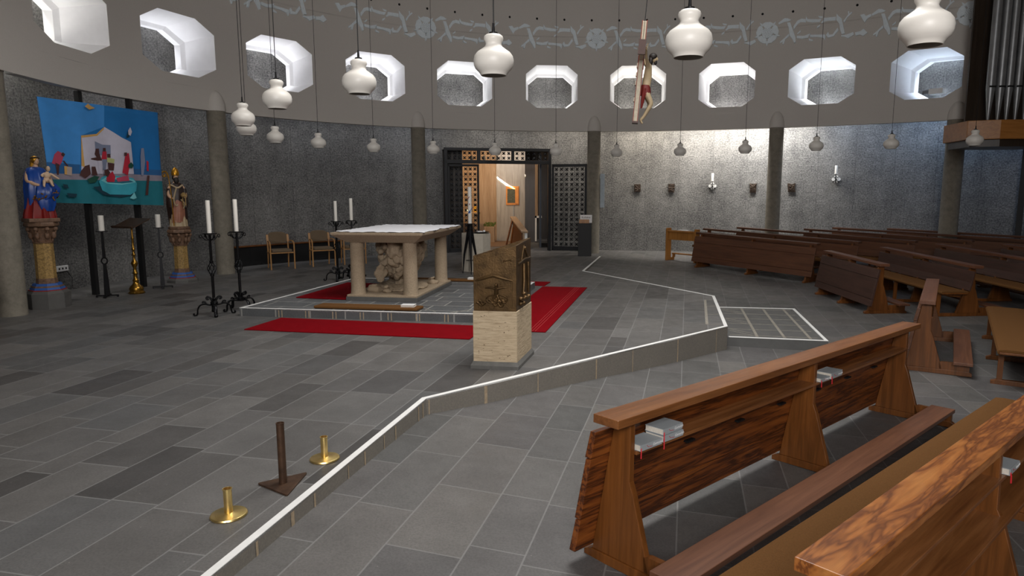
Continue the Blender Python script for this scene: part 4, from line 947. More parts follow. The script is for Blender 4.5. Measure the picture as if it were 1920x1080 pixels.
for li, (c, P) in enumerate(SHP):
    tb = bmesh.new(); f = tb.faces.new([tb.verts.new((x, y, 0)) for x, y in P]); bmesh.ops.triangulate(tb, faces=[f])
    tris = [[(v.co.x, v.co.y) for v in f.verts] for f in tb.faces]; tb.free()
    for T in tris:
        u0 = min(p[0] for p in T); u1 = max(p[0] for p in T); n = max(1, math.ceil((u1-u0)/.012))
        for k in range(n):
            Q = clip(clip(T, 0, u0+(u1-u0)*k/n, 1), 0, u0+(u1-u0)*(k+1)/n, -1)
            if len(Q) < 3: continue
            v0 = min(p[1] for p in Q); v1 = max(p[1] for p in Q); mm = max(1, math.ceil((v1-v0)/.06))
            for j in range(mm):
                Q2 = clip(clip(Q, 1, v0+(v1-v0)*j/mm, 1), 1, v0+(v1-v0)*(j+1)/mm, -1)
                if len(Q2) >= 3: b.add([bp(x*11.3/(13.5-2.2*x), y, .005+li*.0011)-BO for x, y in Q2], [tuple(range(len(Q2)))], keys.index(c))
me = bpy.data.meshes.new('printed_scene'); me.from_pydata(b.v, [], b.f)
for m_ in mats: me.materials.append(M[m_])
for p, i in zip(me.polygons, b.mi): p.material_index = i
o = bpy.data.objects.new('printed_scene', me); COL.objects.link(o); o.parent = root
b = MB()
for u in (.0, .28, .56, .78, 1.): p = bp(u, .97, -.01)-BO; b.tube([p, p+Vector((-.16, 0, .0))], .003, 4)
b.tube([bp(k/12, .985, -.012)-BO for k in range(13)], .009, 6); b.build('hanging_rod', 'blackmatte', root)
# ================================================================== STATUES ON PEDESTALS
def skin_obj(name, pts, edges, mat, parent, sub=2, loc=None):
    """continuous body grown over joints: pts = [(x,y,z,rx[,ry])]"""
    me = bpy.data.meshes.new(name); me.from_pydata([p[:3] for p in pts], edges, []); me.materials.append(M[mat])
    o = bpy.data.objects.new(name, me); COL.objects.link(o); o.parent = parent
    if loc: o.location = loc
    md = o.modifiers.new('skin', 'SKIN'); md.use_smooth_shade = True
    for v, p in zip(me.skin_vertices[0].data, pts): v.radius = (p[3], p[4] if len(p) > 4 else p[3])
    me.skin_vertices[0].data[0].use_root = True
    s = o.modifiers.new('sub', 'SUBSURF'); s.levels = sub; s.render_levels = sub; return o
def head(b, c, s, mi=0, face=(1, 0)):
    """small carved head with brow, nose, lips and chin; face = facing direction"""
    c = Vector(c); f = Vector((face[0], face[1], 0)).normalized(); sd = Vector((-f.y, f.x, 0)); up = Vector((0, 0, 1)); rot = (0, 0, math.atan2(f.y, f.x))
    b.ball(c, (s*.86, s*.72, s*1.12), 16, 12, mi, rot); b.ball(c+f*s*.25-up*s*.45, (s*.55, s*.5, s*.6), 12, 8, mi, rot)
    b.ball(c+f*s*.85-up*s*.12, (s*.16, s*.13, s*.3), 8, 6, mi, rot); b.ball(c+f*s*.74-up*s*.5, (s*.14, s*.26, s*.09), 8, 6, mi, rot)
    for k in (-1, 1):
        b.ball(c+f*s*.70+sd*s*.3*k+up*s*.1, (s*.1, s*.15, s*.09), 8, 6, mi, rot); b.ball(c+sd*s*.7*k-up*s*.05, (s*.16, s*.08, s*.24), 8, 6, mi, rot)
def pedestal(x, y, rz, label, octo, h, zb):
    r = empty('statue_pedestal', (x, y, 0), rz, label, 'pedestal', 'painted statue pedestals')
    sg = 8
    b = MB(); b.lathe([(zb[0], 0), (zb[0], zb[1]), (zb[0]*.86, zb[1]+.04)], seg=sg, rot0=PI/8); b.build('foot_block', 'plinth', r)
    z = zb[1]+.04; q = zb[0]*.86
    b = MB(); b.lathe([(q, z), (q, z+.015)], seg=sg, rot0=PI/8, mi=0); b.lathe([(q*.93, z+.015), (q*.88, z+.05)], seg=sg, rot0=PI/8, mi=1); b.lathe([(q*.86, z+.05), (q*.85, z+.075)], seg=sg, rot0=PI/8, mi=2); b.lathe([(q*.8, z+.075), (q*.74, z+.11)], seg=sg, rot0=PI/8, mi=1)
    b.build('painted_base_moulding', ['redpaint', 'bluepaint', 'capstone'], r)
    z1 = z+.11; zc = h-.33
    b = MB(); b.lathe([(.150, z1), (.142, z1+.08)], seg=sg, rot0=PI/8); b.build('shaft_foot', 'capstone', r)
    b = MB(); b.lathe([(.138, z1+.08), (.130, zc)], seg=sg, rot0=PI/8); b.build('patterned_shaft', 'goldstone', r)
    b = MB(); b.lathe([(.14, zc), (.145, zc+.02), (.125, zc+.03), (.13, zc+.08), (.16, zc+.17), (.19, zc+.24)], seg=16)
    for k in range(8):
        a = k*PI/4; b.ball((.16*math.cos(a), .16*math.sin(a), zc+.12), (.035, .035, .06)); b.ball((.19*math.cos(a), .19*math.sin(a), zc+.22), .035)
        b.tube([(.135*math.cos(a), .135*math.sin(a), zc+.03), (.17*math.cos(a), .17*math.sin(a), zc+.12), (.20*math.cos(a), .20*math.sin(a), zc+.20)], .014, 5)
    b.build('carved_capital', 'capstone', r, smooth=True)
    b = MB(); b.lathe([(.20, zc+.25), (.235, zc+.27), (.235, zc+.30), (.22, h)], seg=sg, rot0=PI/8); b.build('abacus', 'capstone', r); return r
MX, MY = -7.76, 10.80
pedestal(MX, MY, .2, 'octagonal painted pedestal with gold patterned shaft under the blue and red Madonna', True, 1.36, (.30, .24))
BX, BY = -7.18, 13.87
pedestal(BX, BY, .4, 'slender painted pedestal with gold patterned shaft under the bishop statue', True, 1.07, (.30, .05))
FV = Vector((.75, -.66))   # the statues look towards the room
# Madonna
r = empty('madonna_statue', (MX, MY, 1.36), math.atan2(-.62, .78), 'painted statue of a woman in blue cloak and red dress holding a bare child', 'statue')
b = MB(); b.prism([(-.19, -.21), (.19, -.21), (.19, .21), (-.19, .21)], 0, .06); b.build('statue_base', 'capstone', r, bevel=.01)
b = MB(); b.loft([(.06, .0, 0, .17, .21, .08), (.12, .0, 0, .165, .20, .09), (.3, -.01, .01, .13, .16, .09), (.5, -.01, .02, .115, .14, .05)], 48, 9, .08, .4); b.build('red_dress', 'redrobe', r, smooth=True)
b = MB(); b.loft([(.09, -.07, .02, .13, .205, .04), (.2, -.055, .015, .135, .19, .05), (.36, -.03, .01, .15, .175, .06), (.5, -.02, .01, .155, .18, .06), (.64, -.02, .01, .145, .17, .05), (.76, -.035, .01, .12, .15, .03), (.83, -.05, .01, .085, .115, .02), (.855, -.055, .01, .045, .06, 0)], 48, 7, .05, 1.)
b.loft([(.17, .10, .07, .055, .085, .10), (.26, .09, .07, .085, .12, .08), (.36, .07, .07, .10, .14, .06)], 36, 6, .08, .5)
b.loft([(.34, .06, .04, .10, .13, .10), (.42, .08, .08, .12, .16, .10), (.52, .08, .10, .12, .17, .08), (.60, .05, .08, .09, .14, .05)], 40, 6, .08, .2); b.build('blue_cloak', 'blue', r, smooth=True)
b = MB()
for k in range(26):
    a = k*.25; b.tube([(.06+.125*math.cos(a), .08+.165*math.sin(a), .42+.05*math.sin(a*2)), (.065+.13*math.cos(a+.12), .08+.172*math.sin(a+.12), .40+.05*math.sin(a*2+.3))], .011, 5)
for k in range(22): b.ball((.17+.02*math.sin(k*1.9), -.12+.016*k, .36+.04*math.sin(k*1.1)+.006*k), .011, 6, 4)
for k in range(14): b.ball((.155, .16+.012*math.sin(k), .60-.02*k), .012, 6, 4)
b.build('gold_hem', 'gold', r)
skin_obj('figure', [(-.05, .01, .78, .06), (-.045, .01, .86, .033), (-.04, .01, .90, .036), (-.035, -.10, .77, .045), (.03, -.14, .64, .036), (.12, -.06, .58, .026), (.15, -.01, .57, .02), (-.035, .12, .77, .045), (.02, .17, .65, .036), (.10, .17, .60, .026), (.14, .14, .60, .02)],
         [(0, 1), (1, 2), (0, 3), (3, 4), (4, 5), (5, 6), (0, 7), (7, 8), (8, 9), (9, 10)], 'skin', r)
b = MB(); head(b, (-.03, .02, .945), .052, 0, (1, .35)); b.build('face', 'skin', r, smooth=True)
b = MB(); b.ball((-.052, .01, .965), (.062, .056, .062)); b.loft([(.80, -.095, .005, .02, .05), (.88, -.09, .005, .03, .055), (.96, -.075, .01, .035, .052), (1.0, -.05, .01, .02, .03)], 20, 5, .05); b.build('hair', 'gold', r, smooth=True)
b = MB(); b.tube([(-.03+.058*math.cos(a)-.012, .012+.056*math.sin(a), .985+.012*math.cos(a)) for a in [k*PI/8 for k in range(17)]], .008, 6); b.build('head_band', 'beard', r, smooth=True)
ch = [(.09, .10, .66, .036), (.10, .11, .72, .040), (.105, .12, .765, .024), (.11, .125, .785, .02), (.10, .07, .745, .021), (.12, .03, .72, .016), (.15, .05, .70, .013), (.10, .17, .745, .021), (.12, .22, .70, .016), (.15, .26, .665, .012),
      (.10, .07, .63, .03), (.17, .05, .635, .024), (.20, .03, .56, .017), (.225, .03, .545, .012), (.11, .13, .63, .03), (.18, .13, .64, .024), (.21, .14, .57, .017), (.235, .15, .555, .012)]
skin_obj('child_body', ch, [(0, 1), (1, 2), (2, 3), (1, 4), (4, 5), (5, 6), (1, 7), (7, 8), (8, 9), (0, 10), (10, 11), (11, 12), (12, 13), (0, 14), (14, 15), (15, 16), (16, 17)], 'palechild', r)
b = MB(); head(b, (.118, .13, .825), .038, 0, (1, .2)); b.build('child_head', 'palechild', r, smooth=True)
# bishop
r = empty('bishop_statue', (BX, BY, 1.07), math.atan2(-.75, .66), 'painted wooden statue of a bearded bishop with gold mitre and crozier', 'statue')
b = MB(); b.lathe([(.19, 0), (.20, .02), (.20, .045), (.17, .06)], seg=8, rot0=PI/8); b.build('statue_base', 'capstone', r)
b = MB(); b.loft([(.06, .01, 0, .12, .155, .06), (.16, .01, 0, .115, .15, .07), (.34, .0, 0, .10, .13, .05), (.5, .0, 0, .09, .12, .03)], 48, 10, .06); b.build('alb', 'creamrobe', r, smooth=True)
b = MB(); b.loft([(.14, .03, -.02, .105, .12, .08), (.26, .04, -.01, .10, .12, .08), (.42, .045, .0, .09, .11, .06), (.6, .03, 0, .08, .1, .03)], 40, 5, .06, .6); b.build('dalmatic', 'pinkrobe', r, smooth=True)
b = MB(); b.loft([(.10, -.05, .02, .13, .175, .03), (.3, -.045, .01, .13, .18, .04), (.5, -.03, .0, .135, .185, .05), (.66, -.02, 0, .135, .18, .04), (.8, -.02, 0, .12, .16, .02), (.9, -.02, 0, .09, .125, .01), (.95, -.02, 0, .05, .06, 0)], 48, 7, .04, .3)
for k in (-1, 1): b.loft([(.44, .06, .13*k, .05, .05, .1), (.55, .06, .135*k, .06, .055, .08), (.68, .03, .14*k, .06, .055, .04), (.82, .0, .13*k, .055, .05, .0)], 24, 4, .05)
b.build('cope', 'brownrobe', r, smooth=True)
b = MB(); b.tube(sm_pts([(-.06, -.13, .88), (.05, -.10, .885), (.105, 0, .83), (.05, .10, .885), (-.06, .13, .88)]), .017, 6); b.tube(sm_pts([(.10, -.02, .84), (.125, -.09, .60), (.13, -.06, .48), (.12, -.02, .50)]), .014, 6); b.tube(sm_pts([(.12, .04, .60), (.14, .10, .52), (.12, .08, .42)]), .013, 6); b.build('gold_border', 'creamrobe', r, smooth=True)
skin_obj('figure', [(-.01, 0, .88, .07), (0, 0, .97, .035), (.005, 0, 1.02, .04), (.0, -.12, .84, .05), (.05, -.16, .68, .04), (.13, -.13, .62, .026), (.155, -.11, .63, .02), (.0, .12, .84, .05), (.05, .15, .68, .04), (.14, .12, .64, .026), (.17, .09, .65, .02)],
         [(0, 1), (1, 2), (0, 3), (3, 4), (4, 5), (5, 6), (0, 7), (7, 8), (8, 9), (9, 10)], 'skin', r)
b = MB(); head(b, (.01, 0, 1.035), .058, 0, (1, 0)); b.build('face', 'skin', r, smooth=True)
b = MB(); b.ball((.045, 0, .975), (.04, .05, .075)); b.ball((.03, 0, .93), (.03, .035, .05)); b.ball((-.02, 0, 1.03), (.055, .062, .06)); b.build('beard', 'beard', r, smooth=True)
b = MB(); b.loft([(1.075, 0, 0, .062, .066), (1.09, 0, 0, .066, .069), (1.14, .0, 0, .060, .072), (1.19, 0, 0, .046, .055), (1.23, 0, 0, .022, .02), (1.24, 0, 0, .008, .006)], 28); b.build('mitre', 'gold', r, smooth=True)
b = MB(); b.tube([(.16, -.13, .08), (.16, -.135, .63), (.11, -.15, 1.02)], .009, 7)
b.tube(sm_pts([(.11, -.15, 1.02), (.10, -.165, 1.10), (.10, -.21, 1.15), (.10, -.26, 1.13), (.10, -.27, 1.08), (.10, -.235, 1.05), (.10, -.21, 1.08), (.10, -.23, 1.10)]), .014, 6)
for k in range(9): b.ball((.10, -.215-.05*math.cos(k*.7), 1.10+.055*math.sin(k*.7)), .014, 6, 5)
b.build('crozier', 'gold', r, smooth=True)
b = MB(); b.box((.12, .04, .66), (.22, .13, .70)); b.prism([(.04, .70), (.085, .74), (.13, .70)], .12, .22, 'x'); b.box((.14, .06, .48), (.16, .075, .66)); b.box((.18, .10, .48), (.2, .115, .66)); b.build('church_model', 'goldstone', r)
# ================================================================== PASCHAL CANDLE, FONT
r = empty('iron_tripod_candlestick', (-1.41, 15.23, 0), .3, 'tall black iron tripod holding the painted Easter candle before the font', 'candlestick')
for k in range(3):
    a = k*2*PI/3+.4; b = MB(); b.tube([(.03*math.cos(a), .03*math.sin(a), 1.08), (.07*math.cos(a), .07*math.sin(a), .78), (.15*math.cos(a), .15*math.sin(a), .42), (.19*math.cos(a), .19*math.sin(a), .0)], [.03, .035, .022, .008], 6, flat=.4); b.build('leg', 'black', r)
b = MB(); b.lathe([(0, 1.10), (.12, 1.11), (.12, 1.122), (0, 1.124)], seg=20); b.build('drip_pan', 'black', r)
b = MB(); b.lathe([(.05, .95), (.06, 1.0), (.045, 1.1)], seg=10); b.tube([(.07*math.cos(q), .07*math.sin(q), .82) for q in [k*PI/6 for k in range(13)]], .009, 5); b.tube([(.03, 0, .95), (.03, 0, .05)], .006, 5); b.tube([(-.03, 0, .95), (-.03, 0, .05)], .006, 5)
b.tube([(.1*math.cos(q), .1*math.sin(q), .3) for q in [k*PI/6 for k in range(13)]], .006, 5); b.build('inner_rods_and_rings', 'black', r)
pc = candle(-1.41, 15.23, 1.126, .80, .043, 'very tall white Easter candle with blue and red painted motif', None, name='easter_candle')
b = MB()
for k in range(20): a = k*.35-2.2; b.tube([(.0435*math.cos(a), .0435*math.sin(a), .22+.03*k*.6), (.0437*math.cos(a+.2), .0437*math.sin(a+.2), .25+.03*k*.6)], .006, 5, mi=(0 if k < 8 else 1))
b.ball((.0, -.036, .25), (.02, .012, .035), mi=0); b.ball((.0, -.036, .42), (.012, .010, .03), mi=1); b.build('painted_motif', ['bluepaint', 'redpaint'], pc)
r = empty('baptismal_font', (-1.33, 15.80, 0), .15, 'octagonal pale stone font between altar and iron screen', 'font')
b = MB(); b.lathe([(.355, 0), (.355, .85), (.345, .875), (.0, .885)], seg=8, rot0=PI/8); b.build('font_body', 'fontstone', r, bevel=.008)
r = empty('font_bowl', (-1.20, 15.68, .885), 0, 'flat dark metal bowl with white things on the stone font', 'bowl')
b = MB(); b.lathe([(.10, 0), (.19, .02), (.2, .03), (.185, .03), (.10, .012), (0, .01)], seg=28); b.build('dish', 'black', r, smooth=True)
b = MB(); b.box((-.09, -.05, .02), (.02, .05, .045), (0, 0, .4)); b.ball((.07, .02, .035), .03); b.build('white_contents', 'white', r)
# ================================================================== IRON SCREEN
GL, GR = cyl(119.15, 0, WOFF-.1), cyl(103.35, 0, WOFF-.1); gd = (GR-GL); GW = gd.length; grz = math.atan2(gd.y, gd.x)
gs = empty('iron_screen', GL, grz, 'large dark iron screen with transom and star grille in front of the side chapel', 'iron screen')
def bar(b, x0, z0, x1, z1, y=0., t=.03): b.box((min(x0, x1), y-t, min(z0, z1)), (max(x0, x1), y+t, max(z0, z1)))
b = MB(); bar(b, 0, 0, .09, 3.1, t=.06); bar(b, GW-.09, 0, GW, 3.1, t=.06); bar(b, 0, 3.02, GW, 3.1, t=.06); bar(b, 0, 2.64, GW, 2.74, t=.06); bar(b, .98, 2.7, 1.08, 3.05, t=.05); bar(b, 2.03, 2.7, 2.11, 3.05, t=.05); b.build('frame', 'iron', gs, bevel=.004)
def grille(b, x0, x1, z0, z1, nx, nz, y=0., r_=.016):
    dx, dz = (x1-x0)/nx, (z1-z0)/nz
    for i in range(nx+1): bar(b, x0+i*dx-.006, z0, x0+i*dx+.006, z1, y, .008)
    for j in range(nz+1): bar(b, x0, z0+j*dz-.006, x1, z0+j*dz+.006, y, .008)
    for i in range(nx):
        for j in range(nz):
            for p in range(2):
                for q in range(2):
                    cx, cz = x0+(i+.25+.5*p)*dx, z0+(j+.25+.5*q)*dz; s = min(dx, dz)*.2
                    for k in range(4):
                        a = PI/4+k*PI/2; b.tube([(cx, y, cz), (cx+s*math.cos(a)*.6, y, cz+s*math.sin(a)*.6), (cx+s*math.cos(a), y, cz+s*math.sin(a))], [r_*.7, r_*1.2, r_*.6], 4)
                    b.ball((cx, y, cz), r_*1.6, 6, 4)
b = MB(); grille(b, .09, .98, 2.74, 3.02, 3, 1); grille(b, 1.08, 2.03, 2.74, 3.02, 3, 1); grille(b, 2.11, GW-.09, 2.74, 3.02, 3, 1); b.build('transom_grille', 'iron', gs)
lf = empty('gate_leaf', gs.matrix_basis @ Vector((.1, 0, 0)), grz, 'closed left leaf of the iron screen, star grille with warm light behind', 'gate')
b = MB(); bar(b, .0, .02, .05, 2.62); bar(b, .88, .02, .93, 2.62); bar(b, 0, 2.56, .93, 2.62); bar(b, 0, .02, .93, .12); b.build('leaf_frame', 'iron', lf, bevel=.004)
b = MB(); grille(b, .05, .88, .12, 2.56, 3, 8); b.build('star_grille', 'iron', lf)
rd = Vector((1.62, 20.86, 0)) - Vector((GR.x, GR.y, 0)); rf = empty('gate_leaf', (GR.x+.04, GR.y-.12, 0), math.atan2(-.28, 1.), 'open right leaf of the iron screen, swung back against the concrete wall', 'gate')
b = MB(); bar(b, 0, .02, .05, 2.62); bar(b, 1.02, .02, 1.08, 2.62); bar(b, 0, 2.56, 1.08, 2.64); bar(b, 0, .02, 1.08, .14); b.build('leaf_frame', 'iron', rf, bevel=.004)
b = MB(); grille(b, .05, 1.02, .14, 2.56, 3, 8); b.build('star_grille', 'iron', rf)
# ================================================================== THE CHAPEL BEHIND
def sw(name, mat, lo, hi, rz=0., loc=(0, 0, 0)):
    b = MB(); b.box(lo, hi); o = b.build(name, mat, None, loc=loc, rz=rz); return struct(o)
sw('wall_chapel_back', 'chapelwall', (-4.4, 25.3, 0), (-1.35, 25.5, 3.9)); sw('wall_chapel_side', 'greywall', (-1.35, 25.22, 0), (-.33, 25.5, 3.9))
sw('wall_chapel_left', 'chapelwall', (-4.6, 22.2, 0), (-4.4, 25.5, 3.9)); sw('ceiling_chapel', 'chapelwall', (-4.6, 22.15, 3.7), (1.4, 27, 3.9))
b = MB(); b.box((-4.6, 22.6, -.05), (-.33, 25.4, .006)); struct(b.build('floor_chapel', 'chapelfloor'))
sw('wall_chapel_pier', 'greywall', (-.33, 25.2, 0), (-.30, 25.5, 3.9))
sw('door_1', 'darkwood', (-.30, 24.6, 0), (.06, 24.66, 2.9)); sw('trim_12', 'chapelwall', (.06, 24.5, .9), (.16, 24.6, 2.85)); sw('trim_13', 'white_edge', (.06, 24.45, .05), (.12, 24.5, .95)); sw('trim_14', 'white_edge', (.06, 24.45, .88), (.3, 24.5, .95))
sw('door_2', 'bluedoor', (.02, 22.3, 0), (.08, 24.3, 3.0), 0, (.18, 0, 0)); sw('wall_chapel_end', 'darkwood', (-.3, 26.4, 0), (1.4, 26.5, 3.8)); sw('wall_chapel_right', 'bluedoor', (1.2, 22.4, 0), (1.3, 26.5, 3.8))
r = empty('framed_icon', (-.76, 25.21, 1.66), 0, 'orange wooden icon panel with dark figures on the chapel wall', 'picture')
b = MB(); b.box((-.24, -.02, -.34), (.24, .0, .34)); b.box((.10, -.045, -.30), (.22, -.02, .30)); b.build('wood_panel', 'iconpanel', r, bevel=.006)
b = MB(); b.box((-.19, -.03, -.26), (.09, -.02, .24)); b.build('painted_figures', 'iconpaint', r)
b = MB(); b.tube([(0, -.01, -.34), (-.02, -.02, -.8), (-.06, -.03, -1.1)], .01, 5); tag(b.build('hanging_cable', 'greyblue', None, loc=(-.72, 25.2, 1.66)), 'pale cable running down the chapel wall below the icon', 'cable')
r = empty('chapel_altar', (-2.35, 24.6, 0), 0, 'chapel side table with pale top seen through the iron screen', 'altar')
b = MB(); b.box((-.9, -.3, 1.0), (.42, .3, 1.08)); b.build('table_top', 'chapelwall', r); b = MB(); b.box((.25, -.25, 0), (.35, .25, 1.0)); b.box((-.8, -.25, 0), (-.7, .25, 1.0)); b.build('table_legs', 'chapelwall', r)
candle(-2.08, 24.6, 1.08, .20, .055, 'short yellow pillar candle on the chapel table', None, 'yellow')
for k, lab in ((0, 'leftmost'), (1, 'second'), (2, 'third'), (3, 'rightmost')):
    rr_ = candle(-2.95+.2*k, 24.45, 1.08, .06, .025, 'tiny votive light on the chapel table behind the grille, %s of four' % lab, 'votive lights')
    b = MB(); b.ball((0, 0, .075), (.012, .012, .02)); o = b.build('flame', 'flame', rr_)
r = empty('flower_box', (-1.58, 24.7, 0), 0, 'pale wooden plant box with yellow-green plants in the chapel', 'planter')
b = MB(); b.box((-.19, -.15, 0), (.19, .15, .55)); b.build('box_body', 'chapelwall', r, bevel=.004)
b = MB(); rnd = random.Random(5)
for k in range(90):
    p = Vector((rnd.uniform(-.2, .2), rnd.uniform(-.15, .15), .55+rnd.uniform(0, .13))); a = rnd.uniform(0, 6); b.add([p, p+Vector((.035*math.cos(a), .035*math.sin(a), .03)), p+Vector((.01, 0, .05)), p+Vector((-.03*math.cos(a), .02, .02))], [(0, 1, 2, 3)])
tag(b.build('foliage', 'plantgreen', r), kind='stuff')
sw('wall_chapel_screen', 'darkwood', (-4.6, 21.25, 0), (-2.18, 21.35, 3.7))
r = empty('sloping_book_stand', (-.72, 23.8, 0), math.atan2(-1, .19), 'wooden stand with a long sloping top, in the chapel opening behind the lectern', 'book stand')
b = MB(); b.prism([(0, .90), (2.35, .52), (2.35, .58), (0, .96)], -.09, .12, 'y'); b.build('sloping_top', 'chapelwall', r, bevel=.01)
b = MB(); b.prism([(.1, 0), (.4, .86), (2.1, .56), (2.2, 0)], -.05, -.01, 'y'); b.build('side_board', 'walnut', r)
b = MB(); b.tube([(.5, -.30, 0), (.35, -.06, .86)], .03, 4); b.tube([(1.7, -.35, 0), (.6, -.08, .60)], .03, 4); b.build('prop_leg', 'walnut', r)
b = MB(); b.box((2.25, .02, 0), (2.32, .1, .52)); b.build('front_leg', 'white_edge', r)
for k in range(3):
    x = -2.05+.42*k; r = empty('spotlight', (x, 23.0, 2.86), 0, 'small black spotlight behind the screen transom, %s of three' % ('left', 'middle', 'right')[k], 'spotlight', 'chapel spotlights')
    b = MB(); b.tube([(0, 0, 0), (0, -.05, .12)], [.055, .04], 10); b.tube([(0, -.02, .1), (0, 0, .85)], .008, 5); b.build('spot_body', 'blackmatte', r)
    b = MB(); b.lathe([(.04, -.003), (.0, -.004)], seg=10); b.build('lens', 'lamp_on', r)
b = MB(); b.box((-2.1, 22.85, 3.68), (-.9, 23.15, 3.70)); struct(b.build('trim_15', 'blackmatte'))
# ================================================================== CHAIRS
def chair(x, y, rz, label, seatmat='upholstery', woodm='beech'):
    r = empty('armchair', (x, y, 0), rz, label, 'chair', 'beech armchairs by the wall')
    W = .50   # faces -y
    for s in (-1, 1):
        b = MB(); b.tube(sm_pts([(s*.27, -.24, 0), (s*.27, -.235, .30), (s*.27, -.23, .56), (s*.27, -.19, .635), (s*.265, -.08, .655), (s*.25, .12, .65)], 5), .017, 8); b.build('front_leg_with_armrest', woodm, r, smooth=True)
        b = MB(); b.tube([(s*.235, .26, 0), (s*.235, .20, .42), (s*.235, .22, .62), (s*.235, .27, .80)], [.016, .019, .019, .02], 8); b.box((s*.235-.025, .21, .62), (s*.235+.025, .245, .79), (R(-14), 0, 0)); b.build('rear_leg', woodm, r, smooth=True)
        b = MB(); b.box((s*.25-.012, -.22, .37), (s*.25+.012, .21, .40)); b.build('side_rail', woodm, r, bevel=.003)
    b = MB(); b.box((-.26, -.235, .375), (.26, -.215, .40)); b.box((-.23, .19, .375), (.23, .21, .40)); b.build('cross_rail', woodm, r, bevel=.003)
    b = MB(); b.prism([(-.235, -.22), (-.2, -.25), (.2, -.25), (.235, -.22), (.225, .2), (-.225, .2)], .40, .465); b.build('seat', seatmat, r, bevel=.02)
    b = MB(); P = []
    for k in range(28):
        a = 2*PI*k/28; c, s = math.cos(a), math.sin(a); P.append((.225*math.copysign(abs(c)**.55, c), .72+.14*math.copysign(abs(s)**.7, s)))
    n = len(P); fr = [(x_, .20+(z_-.6)*.22+.05*(1-(x_/.22)**2), z_) for x_, z_ in P]; bk = [(x_*.98, .235+(z_-.6)*.22+.05*(1-(x_/.22)**2), z_) for x_, z_ in P]
    b.add(fr+bk, [tuple(range(n)), tuple(range(n, 2*n))[::-1]]+[(i, (i+1) % n, n+(i+1) % n, n+i) for i in range(n)]); b.build('backrest', seatmat, r, bevel=.008)
    return r
CH_ = [((-6.05, 16.28), -.62, 'leftmost of the row'), ((-5.27, 16.95), -.58, 'second from the left'), ((-4.62, 17.42), -.55, 'third from the left, partly hidden by the far candlesticks'), ((-3.72, 18.1), -.5, 'seen only under the altar slab')]
c0 = None
for (x, y), a, lab in CH_:
    L_ = 'beech armchair with taupe cushions, ' + lab
    if c0 is None: c0 = chair(x, y, -a-PI/2-.35+PI/2, L_)
    else: dup(c0, (x, y, 0), -a-.05, L_)
c0.rotation_euler.z = .62-.05
b = MB(); p = [cyl(t, 0, WOFF-.06) for t in (149.5, 146, 142, 138, 134)]
for i in range(4):
    a_, c_ = p[i], p[i+1]; inn = (Vector((CX, CY, 0))-a_).normalized()*.12
    b.add([a_+Vector((0, 0, z)) for z in (.02, .47)] + [c_+Vector((0, 0, z)) for z in (.02, .47)] + [a_+inn+Vector((0, 0, z)) for z in (.02, .47)] + [c_+inn+Vector((0, 0, z)) for z in (.02, .47)], [(4, 6, 7, 5), (1, 5, 7, 3), (0, 2, 6, 4), (0, 4, 5, 1), (2, 3, 7, 6)])
bo = b.build('wall_bench', 'blackmatte', None); tag(bo, 'long low dark bench with wooden top edge, along the wall behind the armchairs', 'bench')
b = MB()
for i in range(4):
    a_, c_ = p[i], p[i+1]; inn = (Vector((CX, CY, 0))-a_).normalized()*.16
    b.add([a_+Vector((0, 0, z)) for z in (.47, .50)] + [c_+Vector((0, 0, z)) for z in (.47, .50)] + [a_+inn+Vector((0, 0, z)) for z in (.47, .50)] + [c_+inn+Vector((0, 0, z)) for z in (.47, .50)], [(4, 6, 7, 5), (1, 5, 7, 3), (0, 2, 6, 4), (0, 4, 5, 1), (2, 3, 7, 6)])
b.build('bench_top', 'walnut', bo)
r = chair(-7.76, 9.20, .9, 'chair with red seat cut off at the left frame edge', 'redcloth', 'oak'); r['group'] = ''; del r['group']
# ================================================================== WALL FITTINGS
def on_wall(t, z, off=WOFF-.012):
    p = cyl(t, z, off); q = cyl(t+.5, z, off)-cyl(t-.5, z, off); return p, math.atan2(q.y, q.x)+PI
rnd = random.Random(21)
for t, lab, kind in ((89.97, 'small square bronze wall relief, leftmost of four', 0), (84.73, 'small square bronze wall relief with a pale bar across, second from left', 1), (72.41, 'small bronze wall relief widening at the top, left of the column', 2), (66.81, 'small bronze wall relief tilted slightly, right of the column', 3)):
    p, a = on_wall(t, 1.92 if kind < 2 else 1.93); r = empty('bronze_relief', p, a, lab, 'wall relief', 'stations on the bright wall')
    b = MB(); P = [[(-.10, -.12), (.10, -.12), (.10, .12), (-.10, .12)], [(-.09, -.13), (.09, -.13), (.10, .13), (-.10, .13)], [(-.09, -.15), (.09, -.15), (.09, .08), (.12, .13), (.0, .11), (-.12, .13), (-.09, .08)], [(-.09, -.12), (.12, -.13), (.09, .0), (.11, .14), (.02, .10), (-.11, .13)]][kind]
    b.prism(P, -.035, .0, 'y'); b.build('plate', 'relief_bronze', r, bevel=.004)
    b = MB()
    for k in range(10):
        q = [Vector((rnd.uniform(-.08, .08), -.045, rnd.uniform(-.1, .1))) for _ in range(3)]; b.tube(q, .014, 6)
    if kind == 1: b.tube([(-.1, -.05, .02), (.1, -.05, .015)], .014, 6)
    if kind == 2: b.tube([(-.1, -.05, .11), (0, -.05, .03), (.1, -.05, .11)], .014, 6); b.tube([(0, -.05, .03), (0, -.05, -.12)], .016, 6)
    b.build('raised_figures', 'relief_bronze', r, smooth=True)
